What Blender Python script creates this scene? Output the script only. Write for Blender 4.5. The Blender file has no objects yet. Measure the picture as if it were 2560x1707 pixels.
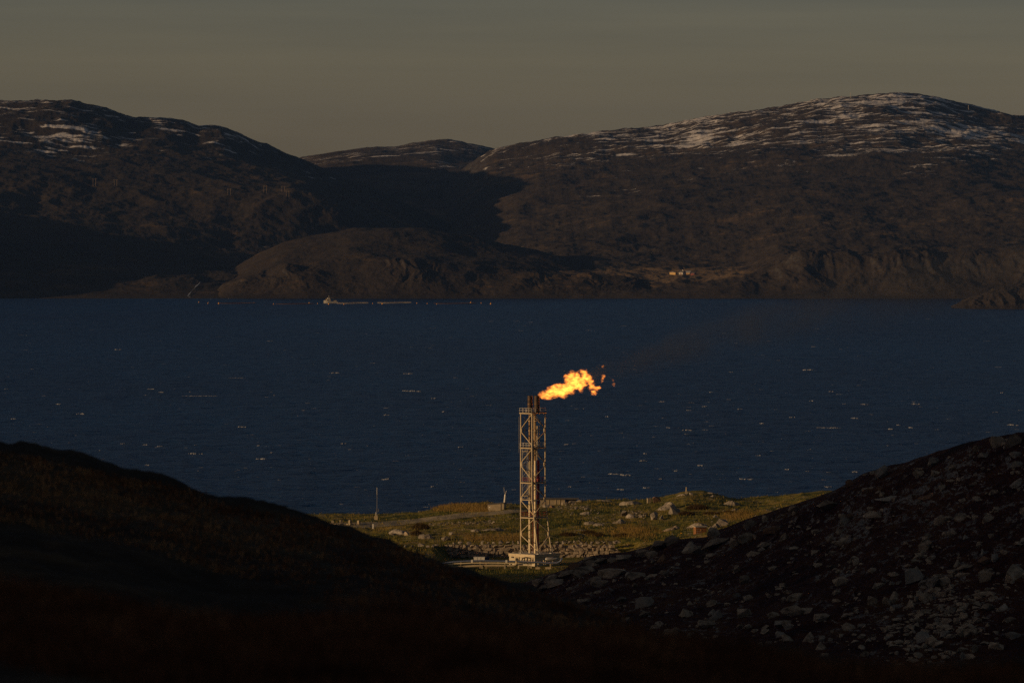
import bpy, bmesh, math, random
import numpy as np
from mathutils import Vector, Matrix, Euler

scene = bpy.context.scene
R = math.radians
# ------------------------------------------------------------------ camera
F_PX, YH, H = 14222.0, 486.0, 110.0          # 200 mm lens in photo pixels, horizon row, eye height
cam_d = bpy.data.cameras.new('camera')
cam = bpy.data.objects.new('camera', cam_d)
scene.collection.objects.link(cam)
cam.location = (0, 0, H)
cam.rotation_euler = (R(90), 0, 0)
cam_d.sensor_width = 36.0
cam_d.lens = 200.0
cam_d.shift_y = -(853.5 - YH) / 2560.0
cam_d.clip_start = 0.5
cam_d.clip_end = 60000
cam_d.dof.use_dof = True
cam_d.dof.focus_distance = 1577
cam_d.dof.aperture_fstop = 4.0
scene.camera = cam

# ------------------------------------------------------------------ sky and sun
SUN_EL, SUN_AZ = 9.0, 68.0      # elevation; degrees to the left of straight behind the camera
ca, sa, ce, se = math.cos(R(SUN_AZ)), math.sin(R(SUN_AZ)), math.cos(R(SUN_EL)), math.sin(R(SUN_EL))
SUN = Vector((-sa * ce, -ca * ce, se))
w = bpy.data.worlds.new('World'); scene.world = w
w.use_nodes = True
nt = w.node_tree
bg = nt.nodes['Background']
sky = nt.nodes.new('ShaderNodeTexSky')
sky.sky_type = 'NISHITA'
sky.sun_disc = False
sky.sun_elevation = R(SUN_EL)
sky.sun_rotation = math.atan2(SUN.x, SUN.y)
sky.altitude = 100
sky.air_density = 1.0
sky.dust_density = 1.0
sky.ozone_density = 1.0
bg.inputs[1].default_value = 0.08
# thin high cloud veil: the sky dims and cools a few degrees above the horizon, with faint bands
tc = nt.nodes.new('ShaderNodeTexCoord')
sx = nt.nodes.new('ShaderNodeSeparateXYZ'); nt.links.new(tc.outputs['Generated'], sx.inputs[0])
mpv = nt.nodes.new('ShaderNodeMapping'); mpv.inputs['Scale'].default_value = (5, 5, 90); nt.links.new(tc.outputs['Generated'], mpv.inputs[0])
nzv = nt.nodes.new('ShaderNodeTexNoise'); nzv.inputs['Scale'].default_value = 2.2; nzv.inputs['Detail'].default_value = 4; nt.links.new(mpv.outputs[0], nzv.inputs['Vector'])
addv = nt.nodes.new('ShaderNodeMath'); addv.operation = 'MULTIPLY_ADD'
nt.links.new(nzv.outputs['Fac'], addv.inputs[0]); addv.inputs[1].default_value = 0.022; nt.links.new(sx.outputs[2], addv.inputs[2])
veil = nt.nodes.new('ShaderNodeValToRGB'); nt.links.new(addv.outputs[0], veil.inputs[0])
el_ = veil.color_ramp.elements
SKY_TINT = [(0.018, (1.16, 1.13, 1.46)), (0.034, (0.96, 0.96, 1.28)), (0.052, (0.66, 0.70, 1.04)), (0.14, (0.36, 0.40, 0.62)), (0.5, (1.05, 0.78, 0.62))]
while len(el_) < len(SKY_TINT): el_.new(0.5)
for e_, (p_, c_) in zip(el_, SKY_TINT): e_.position = p_; e_.color = (*c_, 1)
mulv = nt.nodes.new('ShaderNodeMix'); mulv.data_type = 'RGBA'; mulv.blend_type = 'MULTIPLY'; mulv.inputs[0].default_value = 1.0
nt.links.new(sky.outputs[0], mulv.inputs[6]); nt.links.new(veil.outputs[0], mulv.inputs[7])
nt.links.new(mulv.outputs[2], bg.inputs[0])
sun_d = bpy.data.lights.new('sun', 'SUN')
sun_d.energy = 5.0
sun_d.angle = R(0.5)
sun_d.color = (1.0, 0.66, 0.34)
sun = bpy.data.objects.new('sun', sun_d)
scene.collection.objects.link(sun)
sun.rotation_euler = SUN.to_track_quat('Z', 'Y').to_euler()
scene.view_settings.view_transform = 'Standard'
scene.view_settings.look = 'None'
scene.view_settings.gamma = 1
scene.view_settings.use_curve_mapping = False
scene.view_settings.exposure = -0.88
cy = scene.cycles
cy.max_bounces = 5
cy.diffuse_bounces = 2
cy.glossy_bounces = 2
cy.volume_bounces = 0
cy.transparent_max_bounces = 12
cy.use_denoising = False
cy.volume_max_steps = 256
cy.sample_clamp_indirect = 0.6

# ------------------------------------------------------------------ helpers
def P(px, py, Y):
    """photo pixel + distance -> world point"""
    return Vector(((px - 1280.0) / F_PX * Y, Y, H - (py - YH) / F_PX * Y))
def X(px, Y): return (px - 1280.0) / F_PX * Y
def Zy(py, Y): return H - (py - YH) / F_PX * Y

def tag(o, label=None, cat=None, group=None, kind=None):
    if label: o['label'] = label
    if cat: o['category'] = cat
    if group: o['group'] = group
    if kind: o['kind'] = kind
    return o

def thing(name, loc, label, cat, group=None, rz=0.0):
    o = bpy.data.objects.new(name, None)
    scene.collection.objects.link(o)
    o.location = loc
    o.rotation_euler = (0, 0, rz)
    o.empty_display_size = 0.5
    return tag(o, label, cat, group)

class MB:
    """collects primitives (local coordinates) into one mesh"""
    def __init__(self): self.v, self.f = [], []
    def add(self, vs, fs):
        n = len(self.v)
        self.v += [tuple(p) for p in vs]
        self.f += [tuple(i + n for i in f) for f in fs]
        return self
    def box(self, c, s, rz=0.0):
        c = Vector(c); m = Matrix.Rotation(rz, 3, 'Z')
        vs = [c + m @ Vector((sx * s[0] / 2, sy * s[1] / 2, sz * s[2] / 2)) for sz in (-1, 1) for sx, sy in ((-1, -1), (1, -1), (1, 1), (-1, 1))]
        return self.add(vs, [(3, 2, 1, 0), (4, 5, 6, 7), (0, 1, 5, 4), (1, 2, 6, 5), (2, 3, 7, 6), (3, 0, 4, 7)])
    def tube(self, a, b, r, n=8, r2=None):
        a, b = Vector(a), Vector(b); r2 = r if r2 is None else r2
        d = (b - a).normalized()
        u = d.orthogonal().normalized(); w_ = d.cross(u)
        vs = []
        for p, rr in ((a, r), (b, r2)):
            vs += [p + (u * math.cos(2 * math.pi * i / n) + w_ * math.sin(2 * math.pi * i / n)) * rr for i in range(n)]
        fs = [(i, (i + 1) % n, n + (i + 1) % n, n + i) for i in range(n)]
        fs += [tuple(range(n - 1, -1, -1)), tuple(range(n, 2 * n))]
        return self.add(vs, fs)
    def path(self, pts, r, n=8):
        pts = [Vector(p) for p in pts]
        rings = []
        for i, p in enumerate(pts):
            d = (pts[min(i + 1, len(pts) - 1)] - pts[max(i - 1, 0)]).normalized()
            u = Vector((0, 0, 1)).cross(d)
            u = u.normalized() if u.length > 1e-3 else Vector((1, 0, 0))
            w_ = d.cross(u)
            rings += [p + (u * math.cos(2 * math.pi * k / n) + w_ * math.sin(2 * math.pi * k / n)) * r for k in range(n)]
        fs = []
        for i in range(len(pts) - 1):
            for k in range(n):
                fs.append((i * n + k, i * n + (k + 1) % n, (i + 1) * n + (k + 1) % n, (i + 1) * n + k))
        fs += [tuple(range(n - 1, -1, -1)), tuple(range((len(pts) - 1) * n, len(pts) * n))]
        return self.add(rings, fs)
    def prism(self, poly, y0, y1):
        """polygon in x,z extruded along y"""
        n = len(poly)
        vs = [(x, y0, z) for x, z in poly] + [(x, y1, z) for x, z in poly]
        fs = [tuple(range(n)), tuple(range(2 * n - 1, n - 1, -1))] + [(i, n + i, n + (i + 1) % n, (i + 1) % n) for i in range(n)]
        return self.add(vs, fs)
    def build(self, name, mat_, parent=None, loc=None, smooth=False):
        me = bpy.data.meshes.new(name)
        me.from_pydata(self.v, [], self.f)
        me.materials.append(mat_)
        bm = bmesh.new(); bm.from_mesh(me); bmesh.ops.recalc_face_normals(bm, faces=bm.faces); bm.to_mesh(me); bm.free()
        if smooth: me.polygons.foreach_set('use_smooth', [True] * len(me.polygons))
        o = bpy.data.objects.new(name, me)
        scene.collection.objects.link(o)
        if parent: o.parent = parent
        if loc is not None: o.location = loc
        return o

# ------------------------------------------------------------------ noise (numpy)
_rng = np.random.RandomState(7)
_perm = _rng.permutation(4096)
_grad = _rng.uniform(0, 2 * np.pi, 4096)
_gx, _gy = np.cos(_grad), np.sin(_grad)
def _h(ix, iy): return _perm[(_perm[ix & 4095] + iy) & 4095]
def perlin(x, y):
    x0, y0 = np.floor(x).astype(np.int64), np.floor(y).astype(np.int64)
    fx, fy = x - x0, y - y0
    u = fx * fx * fx * (fx * (fx * 6 - 15) + 10); v = fy * fy * fy * (fy * (fy * 6 - 15) + 10)
    def g(ix, iy, dx, dy):
        h = _h(ix, iy); return _gx[h] * dx + _gy[h] * dy
    a = g(x0, y0, fx, fy); b = g(x0 + 1, y0, fx - 1, fy); c = g(x0, y0 + 1, fx, fy - 1); d = g(x0 + 1, y0 + 1, fx - 1, fy - 1)
    return (a + (b - a) * u) * (1 - v) + (c + (d - c) * u) * v
def fbm(x, y, octv=5, gain=0.5, lac=2.03):
    s, a = 0, 1.0
    for i in range(octv):
        s = s + a * perlin(x + 17.3 * i, y - 9.1 * i); a *= gain; x = x * lac; y = y * lac
    return s
def ridged(x, y, octv=5, gain=0.5):
    s, a = 0, 1.0
    for i in range(octv):
        s = s + a * (1 - 2.2 * np.abs(perlin(x + 31.7 * i, y + 5.3 * i))); a *= gain; x = x * 2.03; y = y * 2.03
    return s

# ------------------------------------------------------------------ terrain sheets
def ip(pts):
    xs = [p[0] for p in pts]; ys = [p[1] for p in pts]
    return lambda px: np.interp(px, xs, ys)
def as_fn(v): return v if callable(v) else (ip(v) if isinstance(v, (list, tuple)) else (lambda px: np.full(np.shape(px), float(v))))

SHEETS = []
class Sheet:
    """ground sheet: control lines given from back to front, each (distance, 'p' photo rows | 'z' heights)"""
    def __init__(self, name, px0, px1, step, rows, sub, noise, mat_, smooth=True, kind='structure', blur=12.0):
        SHEETS.append(self)
        self.px = np.arange(px0, px1 + 0.01, step)
        n = len(self.px)
        Y, Z = [], []
        for Yv, mode, v in rows:
            y = as_fn(Yv)(self.px); t = as_fn(v)(self.px)
            Y.append(y); Z.append(t if mode == 'z' else Zy(t, y))
        Y, Z = np.array(Y), np.array(Z)
        if blur:
            sg = blur / step; r_ = int(3 * sg) + 1
            kk = np.exp(-0.5 * (np.arange(-r_, r_ + 1) / sg) ** 2); kk /= kk.sum()
            Z = np.array([np.convolve(np.pad(z, r_, mode='reflect', reflect_type='odd'), kk, mode='valid') for z in Z])
        dY = np.diff(Y, axis=0); sec = np.diff(Z, axis=0) / np.where(np.abs(dY) < 1e-6, 1e-6, dY)
        m = np.zeros_like(Z)
        m[0], m[-1] = sec[0], sec[-1]
        a, b = sec[:-1], sec[1:]
        with np.errstate(divide='ignore', invalid='ignore'):
            hm = np.where(a * b > 0, 2 * a * b / np.where(a + b == 0, 1, a + b), 0)
        m[1:-1] = hm
        YY, ZZ = [], []
        for k in range(len(rows) - 1):
            s_ = sub[k] if isinstance(sub, (list, tuple)) else sub
            for i in range(s_ + (1 if k == len(rows) - 2 else 0)):
                t = i / s_
                h = dY[k]
                YY.append(Y[k] + t * h)
                ZZ.append((2*t**3 - 3*t**2 + 1) * Z[k] + (t**3 - 2*t**2 + t) * h * m[k] + (-2*t**3 + 3*t**2) * Z[k+1] + (t**3 - t**2) * h * m[k+1])
        YY, ZZ = np.array(YY), np.array(ZZ)
        XX = (self.px[None, :] - 1280.0) / F_PX * YY
        if noise is not None:
            XX, YY, ZZ = noise(XX, YY, ZZ, np.broadcast_to(self.px, XX.shape))
        self.X, self.Y, self.Z = XX, YY, ZZ
        self.PY = YH + (H - ZZ) / YY * F_PX
        me = bpy.data.meshes.new(name)
        r, c = XX.shape
        me.vertices.add(r * c)
        co = np.stack([XX, YY, ZZ], -1).reshape(-1).astype(np.float32)
        me.vertices.foreach_set('co', co)
        i = np.arange(r - 1)[:, None] * c + np.arange(c - 1)[None, :]
        q = np.stack([i, i + c, i + c + 1, i + 1], -1).reshape(-1, 4).astype(np.int32)
        me.loops.add(q.size); me.loops.foreach_set('vertex_index', q.reshape(-1))
        me.polygons.add(len(q)); me.polygons.foreach_set('loop_start', np.arange(0, q.size, 4, dtype=np.int32))
        me.polygons.foreach_set('use_smooth', np.full(len(q), smooth))
        me.update(); me.validate()
        me.materials.append(mat_)
        self.ob = bpy.data.objects.new(name, me)
        scene.collection.objects.link(self.ob)
        if kind: self.ob['kind'] = kind
    def hit(self, px, py):
        """first ground point seen at a photo pixel (None if the pixel misses)"""
        j = np.clip((px - self.px[0]) / (self.px[1] - self.px[0]), 0, len(self.px) - 1.001)
        j0 = int(j); f = j - j0
        py_c = self.PY[:, j0] * (1 - f) + self.PY[:, j0 + 1] * f
        yc = self.Y[:, j0] * (1 - f) + self.Y[:, j0 + 1] * f
        for k in range(len(py_c) - 1, 0, -1):
            if py_c[k] >= py >= py_c[k - 1]:
                t = (py_c[k] - py) / max(py_c[k] - py_c[k - 1], 1e-9)
                Yh = yc[k] + (yc[k - 1] - yc[k]) * t
                return P(px, py, Yh)
        return None
    def ground(self, px, Yq):
        j = np.clip((px - self.px[0]) / (self.px[1] - self.px[0]), 0, len(self.px) - 1.001)
        j0 = int(j); f = j - j0
        yc = self.Y[:, j0] * (1 - f) + self.Y[:, j0 + 1] * f
        zc = self.Z[:, j0] * (1 - f) + self.Z[:, j0 + 1] * f
        o = np.argsort(yc)
        return float(np.interp(Yq, yc[o], zc[o]))

# ------------------------------------------------------------------ materials
class G:
    def __init__(self, name):
        self.m = bpy.data.materials.new(name); self.m.use_nodes = True
        self.t = self.m.node_tree; self.t.nodes.clear()
        self.out = self.t.nodes.new('ShaderNodeOutputMaterial')
    def n(self, kind, **kw):
        nd = self.t.nodes.new('ShaderNode' + kind)
        for k, v in kw.items(): setattr(nd, k, v)
        return nd
    def put(self, sock, v):
        if hasattr(v, 'is_linked') or isinstance(v, bpy.types.NodeSocket): self.t.links.new(v, sock)
        else: sock.default_value = v if not isinstance(v, tuple) or len(v) == 4 or sock.type == 'VECTOR' else (*v, 1)
    def pos(self, sx=1, sy=1, sz=1, obj=False):
        c = self.n('TexCoord').outputs['Object'] if obj else self.n('NewGeometry').outputs['Position']
        mp = self.n('Mapping'); self.t.links.new(c, mp.inputs[0]); mp.inputs['Scale'].default_value = (sx, sy, sz)
        return mp.outputs[0]
    def noise(self, vec, scale, detail=4, rough=0.55, dist=0.0):
        nd = self.n('TexNoise'); self.t.links.new(vec, nd.inputs['Vector'])
        nd.inputs['Scale'].default_value = scale; nd.inputs['Detail'].default_value = detail
        nd.inputs['Roughness'].default_value = rough; nd.inputs['Distortion'].default_value = dist
        return nd.outputs['Fac']
    def vor(self, vec, scale, feature='F1', out='Distance'):
        nd = self.n('TexVoronoi', feature=feature); self.t.links.new(vec, nd.inputs['Vector']); nd.inputs['Scale'].default_value = scale
        return nd.outputs[out]
    def math(self, op, a, b=0.0, c=0.0, clamp=False):
        nd = self.n('Math', operation=op, use_clamp=clamp)
        self.put(nd.inputs[0], a); self.put(nd.inputs[1], b); self.put(nd.inputs[2], c)
        return nd.outputs[0]
    def ss(self, v, a, b, lo=0.0, hi=1.0):
        nd = self.n('MapRange', interpolation_type='SMOOTHSTEP')
        self.put(nd.inputs[0], v)
        for i, q in enumerate((a, b, lo, hi)): self.put(nd.inputs[i + 1], q)
        return nd.outputs[0]
    def mix(self, f, a, b):
        nd = self.n('Mix', data_type='RGBA')
        self.put(nd.inputs[0], f); self.put(nd.inputs[6], a); self.put(nd.inputs[7], b)
        return nd.outputs[2]
    def ramp(self, f, stops):
        nd = self.n('ValToRGB'); self.t.links.new(f, nd.inputs[0])
        e = nd.color_ramp.elements
        while len(e) < len(stops): e.new(0.5)
        for el, (p_, c_) in zip(e, stops): el.position = p_; el.color = (*c_, 1)
        return nd.outputs[0]
    def sep(self, v):
        nd = self.n('SeparateXYZ'); self.t.links.new(v, nd.inputs[0]); return nd.outputs
    def bump(self, h, strength=0.5, dist=1.0, normal=None):
        nd = self.n('Bump'); self.put(nd.inputs['Height'], h); nd.inputs['Strength'].default_value = strength; nd.inputs['Distance'].default_value = dist
        if normal is not None: self.t.links.new(normal, nd.inputs['Normal'])
        return nd.outputs[0]
    def principled(self, color, rough=0.8, normal=None, metallic=0.0, spec=0.3):
        b = self.n('BsdfPrincipled')
        self.put(b.inputs['Base Color'], color); self.put(b.inputs['Roughness'], rough); self.put(b.inputs['Metallic'], metallic)
        b.inputs['Specular IOR Level'].default_value = spec
        if normal is not None: self.t.links.new(normal, b.inputs['Normal'])
        self.t.links.new(b.outputs[0], self.out.inputs[0])
        return b

def mat_mountain(name, snow=(0, 0, 0), snow_amt=1.0, warm=1.0, rock_from=0.80, field=None):
    """heather, dead grass and rock; snow drifts above a height band (z0, z1, softness)"""
    g = G(name)
    p = g.pos()
    big = g.noise(p, 0.004, 5, 0.6)
    mid = g.noise(g.pos(0.42, 1.0, 1.0), 0.026, 7, 0.64, 0.3)
    fine = g.noise(g.pos(0.6, 1.0, 1.0), 0.13, 5, 0.66)
    mixn = g.math('ADD', g.math('MULTIPLY', big, 0.35), g.math('ADD', g.math('MULTIPLY', mid, 0.4), g.math('MULTIPLY', fine, 0.25)))
    col = g.ramp(mixn, [(0.37, (0.021, 0.017, 0.014)), (0.46, (0.047, 0.036, 0.027)), (0.54, (0.078 * warm, 0.060 * warm, 0.043 * warm)), (0.63, (0.20 * warm, 0.13 * warm, 0.070 * warm))])
    nz = g.sep(g.n('NewGeometry').outputs['Normal'])[2]
    slope = g.ss(g.math('ADD', nz, g.math('MULTIPLY', g.math('SUBTRACT', fine, 0.5), 0.25)), rock_from + 0.08, rock_from - 0.08)
    rock = g.ramp(fine, [(0.3, (0.025, 0.023, 0.021)), (0.7, (0.085, 0.073, 0.063))])
    col = g.mix(slope, col, rock)
    if field:
        s3 = g.sep(p); x0, x1, y0, y1 = field
        wob = g.math('MULTIPLY', g.math('SUBTRACT', g.noise(p, 0.02, 4, 0.6), 0.5), 60.0)
        fx = g.math('MULTIPLY', g.ss(g.math('ADD', s3[0], wob), x0, x0 + 8), g.ss(g.math('ADD', s3[0], wob), x1, x1 - 14))
        fy = g.math('MULTIPLY', g.ss(g.math('ADD', s3[1], wob), y0, y0 + 8), g.ss(g.math('ADD', s3[1], wob), y1, y1 - 10))
        col = g.mix(g.math('MULTIPLY', fx, fy), col, g.ramp(fine, [(0.35, (0.12, 0.08, 0.045)), (0.65, (0.19, 0.13, 0.072))]))
    if snow[1] > 0:
        z = g.sep(p)[2]
        drift = g.noise(g.pos(0.28, 1.0, 1.0), 0.058, 10, 0.70, 0.5)
        drift2 = g.noise(p, 0.006, 3, 0.5)
        hgt = g.ss(z, snow[0], snow[1])
        if len(snow) > 3: hgt = g.math('MULTIPLY', hgt, g.ss(g.sep(p)[0], snow[3], snow[4], 0.72, 1.0))
        thr = g.math('ADD', g.math('MULTIPLY', drift, 0.75), g.math('MULTIPLY', drift2, 0.25))
        lim = g.math('SUBTRACT', snow[2], g.math('MULTIPLY', hgt, 0.22 * snow_amt))
        s = g.ss(g.math('SUBTRACT', thr, lim), 0.0, 0.03)
        col = g.mix(s, col, (0.62, 0.59, 0.58, 1))
    hgt_b = g.math('ADD', g.math('MULTIPLY', mid, 6.0), g.math('MULTIPLY', fine, 1.2))
    g.principled(col, 0.95, g.bump(hgt_b, 0.8, 1.0), spec=0.1)
    return g.m

def mat_rock(name, base=(0.30, 0.27, 0.235), dark=(0.10, 0.09, 0.08), scale=1.0, lichen=0.4):
    g = G(name)
    p = g.pos(obj=True)
    inf = g.n('ObjectInfo').outputs['Random']
    vv = g.n('VectorMath', operation='ADD'); g.t.links.new(p, vv.inputs[0])
    cmb = g.n('CombineXYZ')
    for i in range(3): g.put(cmb.inputs[i], g.math('MULTIPLY', inf, 40.0 + i * 13))
    g.t.links.new(cmb.outputs[0], vv.inputs[1])
    p = vv.outputs[0]
    a = g.noise(p, 1.2 * scale, 6, 0.65)
    b = g.noise(p, 5.0 * scale, 5, 0.7)
    c = g.ramp(g.math('ADD', g.math('MULTIPLY', a, 0.55), g.math('MULTIPLY', b, 0.45)), [(0.36, dark), (0.5, tuple((x + y) / 2 for x, y in zip(base, dark))), (0.62, base)])
    li = g.ss(g.noise(p, 2.6 * scale, 4, 0.6), 0.56, 0.66, 0.0, lichen)
    c = g.mix(li, c, (0.035, 0.032, 0.028, 1))
    tint = g.math('MULTIPLY_ADD', inf, 0.6, 0.7)
    hv = g.n('HueSaturation'); g.put(hv.inputs['Color'], c); g.put(hv.inputs['Value'], tint)
    g.principled(hv.outputs[0], 0.9, g.bump(g.math('ADD', g.math('MULTIPLY', a, 0.5), g.math('MULTIPLY', b, 0.2)), 0.8, 0.5), spec=0.2)
    return g.m

def mat_plain(name, color, rough=0.6, metallic=0.0, var=0.25, scale=2.0, bump=0.0, rust=None, rust_amt=0.0):
    g = G(name)
    p = g.pos(obj=True)
    a = g.noise(p, scale, 5, 0.6)
    dk = tuple(c * (1 - var) for c in color); lt = tuple(min(1, c * (1 + var)) for c in color)
    c = g.ramp(a, [(0.3, dk), (0.7, lt)])
    if rust: c = g.mix(g.ss(g.noise(p, scale * 1.7, 6, 0.7), 0.62 - rust_amt, 0.72 - rust_amt), c, (*rust, 1))
    g.principled(c, rough, g.bump(a, bump, 0.05) if bump else None, metallic, 0.4)
    return g.m
# ------------------------------------------------------------------ setting: water, far shore, mountains
def mat_water():
    g = G('water')
    p = g.pos(1.0, 0.55, 1.0)
    a = g.noise(p, 0.05, 3, 0.55, 0.4)
    b = g.noise(p, 0.16, 4, 0.6, 0.6)
    c = g.noise(p, 0.6, 4, 0.6)
    h = g.math('ADD', g.math('MULTIPLY', a, 2.4), g.math('ADD', g.math('MULTIPLY', b, 1.3), g.math('MULTIPLY', c, 0.35)))
    sw = g.noise(g.pos(1, 0.35, 1), 0.004, 4, 0.6)
    col = g.ramp(sw, [(0.35, (0.001, 0.018, 0.074)), (0.65, (0.0015, 0.029, 0.104))])
    wv = g.math('ADD', g.math('MULTIPLY', a, 0.22), g.math('ADD', g.math('MULTIPLY', b, 0.48), g.math('MULTIPLY', c, 0.3)))
    pb = g.principled(col, 0.3, g.bump(h, 1.0, 1.4), spec=0.16)
    g.t.links.new(g.ss(wv, 0.36, 0.66, 0.0, 0.085), pb.inputs['Specular IOR Level'])
    pb.inputs['IOR'].default_value = 1.33
    return g.m
def flat_noise(fn): return lambda X_, Y_, Z_, px: (X_, Y_, Z_ + fn(X_, Y_, Z_, px))

mb = MB()
mb.add([(-9000, -2000, 0), (9000, -2000, 0), (9000, 16000, 0), (-9000, 16000, 0)], [(0, 1, 2, 3)])
tag(mb.build('water', mat_water()), kind='structure')

def edge(px, a, b): return np.clip((px - a) / (b - a), 0, 1)
def n_far(amp, ramp_amp=1.0, low=0.0):
    def f(X_, Y_, Z_, px):
        k = np.clip((Z_ + 1) / 14.0, 0.0, 1.0)
        d = amp * (1.2 * fbm(X_ / 210, Y_ / 260, 6, 0.52) + 0.35 * ridged(X_ / 60, Y_ / 90, 5, 0.55) - 0.2)
        return k * d
    return f

M_left = mat_mountain('left_mountain_ground', (95, 205, 0.655), 0.50, 0.62)
M_right = mat_mountain('right_mountain_ground', (95, 205, 0.655, -60, 190), 0.60, 0.74, field=(90, 262, 6095, 6335))
M_back = mat_mountain('back_mountain_ground', (105, 200, 0.645), 0.5, 0.9)
M_head = mat_mountain('headland_ground', (0, 0, 0), 1.0, 0.52, rock_from=0.72)

# left mountain
left_ridge = [(-900, 300), (-500, 275), (-200, 262), (0, 259), (99, 257), (182, 259), (249, 273), (332, 298), (409, 303), (470, 316), (492, 327), (514, 324), (553, 326), (608, 345), (641, 364), (674, 371), (713, 390), (735, 398), (774, 418), (829, 443), (912, 471), (1000, 510), (1105, 555), (1216, 620), (1300, 690)]
Sheet('mountain', -700, 1290, 2.2, [
    (9300, 'z', [(-700, 120), (700, 40), (1290, 5)]),
    (8800, 'z', lambda px: Zy(ip(left_ridge)(px) + 14, 8800) * ip([(-700, 1), (700, 1), (1000, 0.8), (1290, 0.6)])(px)),
    (8200, 'p', lambda px: ip(left_ridge)(px) + 5),
    (7600, 'p', left_ridge),
    (7200, 'p', [(-700, 400), (0, 380), (250, 400), (500, 420), (735, 450), (850, 490), (1000, 560), (1290, 705)]),
    (6950, 'p', [(-700, 410), (0, 440), (250, 462), (500, 468), (735, 478), (850, 508), (1000, 580), (1290, 712)]),
    (6700, 'p', [(-700, 420), (-250, 490), (0, 520), (250, 545), (500, 575), (735, 600), (1000, 650), (1290, 722)]),
    (6250, 'p', [(-700, 470), (-300, 520), (-120, 610), (0, 665), (250, 672), (500, 690), (735, 715), (1290, 738)]),
    (5985, 'z', [(-700, 80), (-320, 46), (-160, 6), (-80, -1.5), (1290, -1.5)]),
    (5900, 'z', -4),
], [12, 20, 34, 70, 50, 60, 70, 60, 6], flat_noise(n_far(7.0)), M_left)

# mountain at the head of the valley
Sheet('mountain', 600, 1500, 2.6, [
    (11000, 'z', 40),
    (9600, 'p', [(600, 430), (735, 397), (829, 380), (940, 367), (989, 371), (1022, 363), (1089, 355), (1150, 359), (1233, 374), (1350, 400), (1500, 420)]),
    (9000, 'p', [(600, 470), (735, 445), (940, 420), (1089, 410), (1233, 430), (1500, 480)]),
    (8300, 'p', [(600, 540), (900, 500), (1233, 500), (1500, 540)]),
    (7300, 'p', [(600, 640), (900, 600), (1233, 600), (1500, 620)]),
    (6400, 'z', 6),
], [12, 40, 40, 40, 20], flat_noise(n_far(5.0)), M_back)

# broad mountain on the right
right_ridge = [(1080, 520), (1150, 430), (1200, 392), (1228, 376), (1300, 359), (1390, 346), (1480, 341), (1570, 330), (1660, 319), (1750, 296), (1839, 280), (1959, 269), (2049, 251), (2139, 240), (2199, 237), (2259, 239), (2319, 249), (2379, 264), (2469, 281), (2560, 293), (2800, 330), (3200, 400), (3500, 470)]
def n_right(X_, Y_, Z_, px):
    d = n_far(8.0)(X_, Y_, Z_, px)
    cl = np.exp(-((Y_ - 6130) / 110.0) ** 2) * edge(px, 1850, 1990)
    return d + cl * np.clip(Z_ / 10, 0, 1) * 7.0 * ridged(X_ / 48 + 0.5 * fbm(X_ / 60, Y_ / 60, 3), Y_ / 140, 5, 0.5) * np.clip(0.6 + 1.2 * fbm(X_ / 90 + 3, Y_ / 200, 3), 0, 1.3)
Sheet('mountain', 1060, 3300, 2.2, [
    (10500, 'z', 30),
    (9300, 'z', [(1060, 40), (1500, 130), (2200, 190), (3300, 100)]),
    (8500, 'p', right_ridge),
    (8000, 'p', [(1060, 575), (1150, 500), (1230, 440), (1400, 410), (1700, 390), (2000, 350), (2200, 335), (2400, 350), (2700, 380), (3300, 470)]),
    (7300, 'p', [(1060, 640), (1180, 560), (1300, 520), (1600, 490), (2000, 460), (2400, 440), (3300, 520)]),
    (6700, 'p', [(1060, 690), (1200, 640), (1350, 610), (1700, 590), (2000, 560), (2560, 530), (3300, 580)]),
    (6330, 'p', [(1060, 715), (1250, 690), (1430, 680), (1860, 679), (1950, 645), (2050, 636), (2250, 632), (2560, 625), (3300, 640)]),
    (6130, 'p', [(1060, 725), (1400, 693), (1500, 690), (1860, 691), (1930, 680), (1990, 655), (2100, 645), (2250, 648), (2560, 640), (3300, 660)]),
    (6060, 'p', [(1060, 738), (1400, 722), (1500, 716), (1860, 716), (1930, 722), (2000, 716), (2250, 714), (2560, 712), (3300, 715)]),
    (5988, 'z', -1.0),
    (5900, 'z', -4),
], [10, 24, 70, 80, 80, 70, 50, 40, 40, 5], flat_noise(n_right), M_right)

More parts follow.
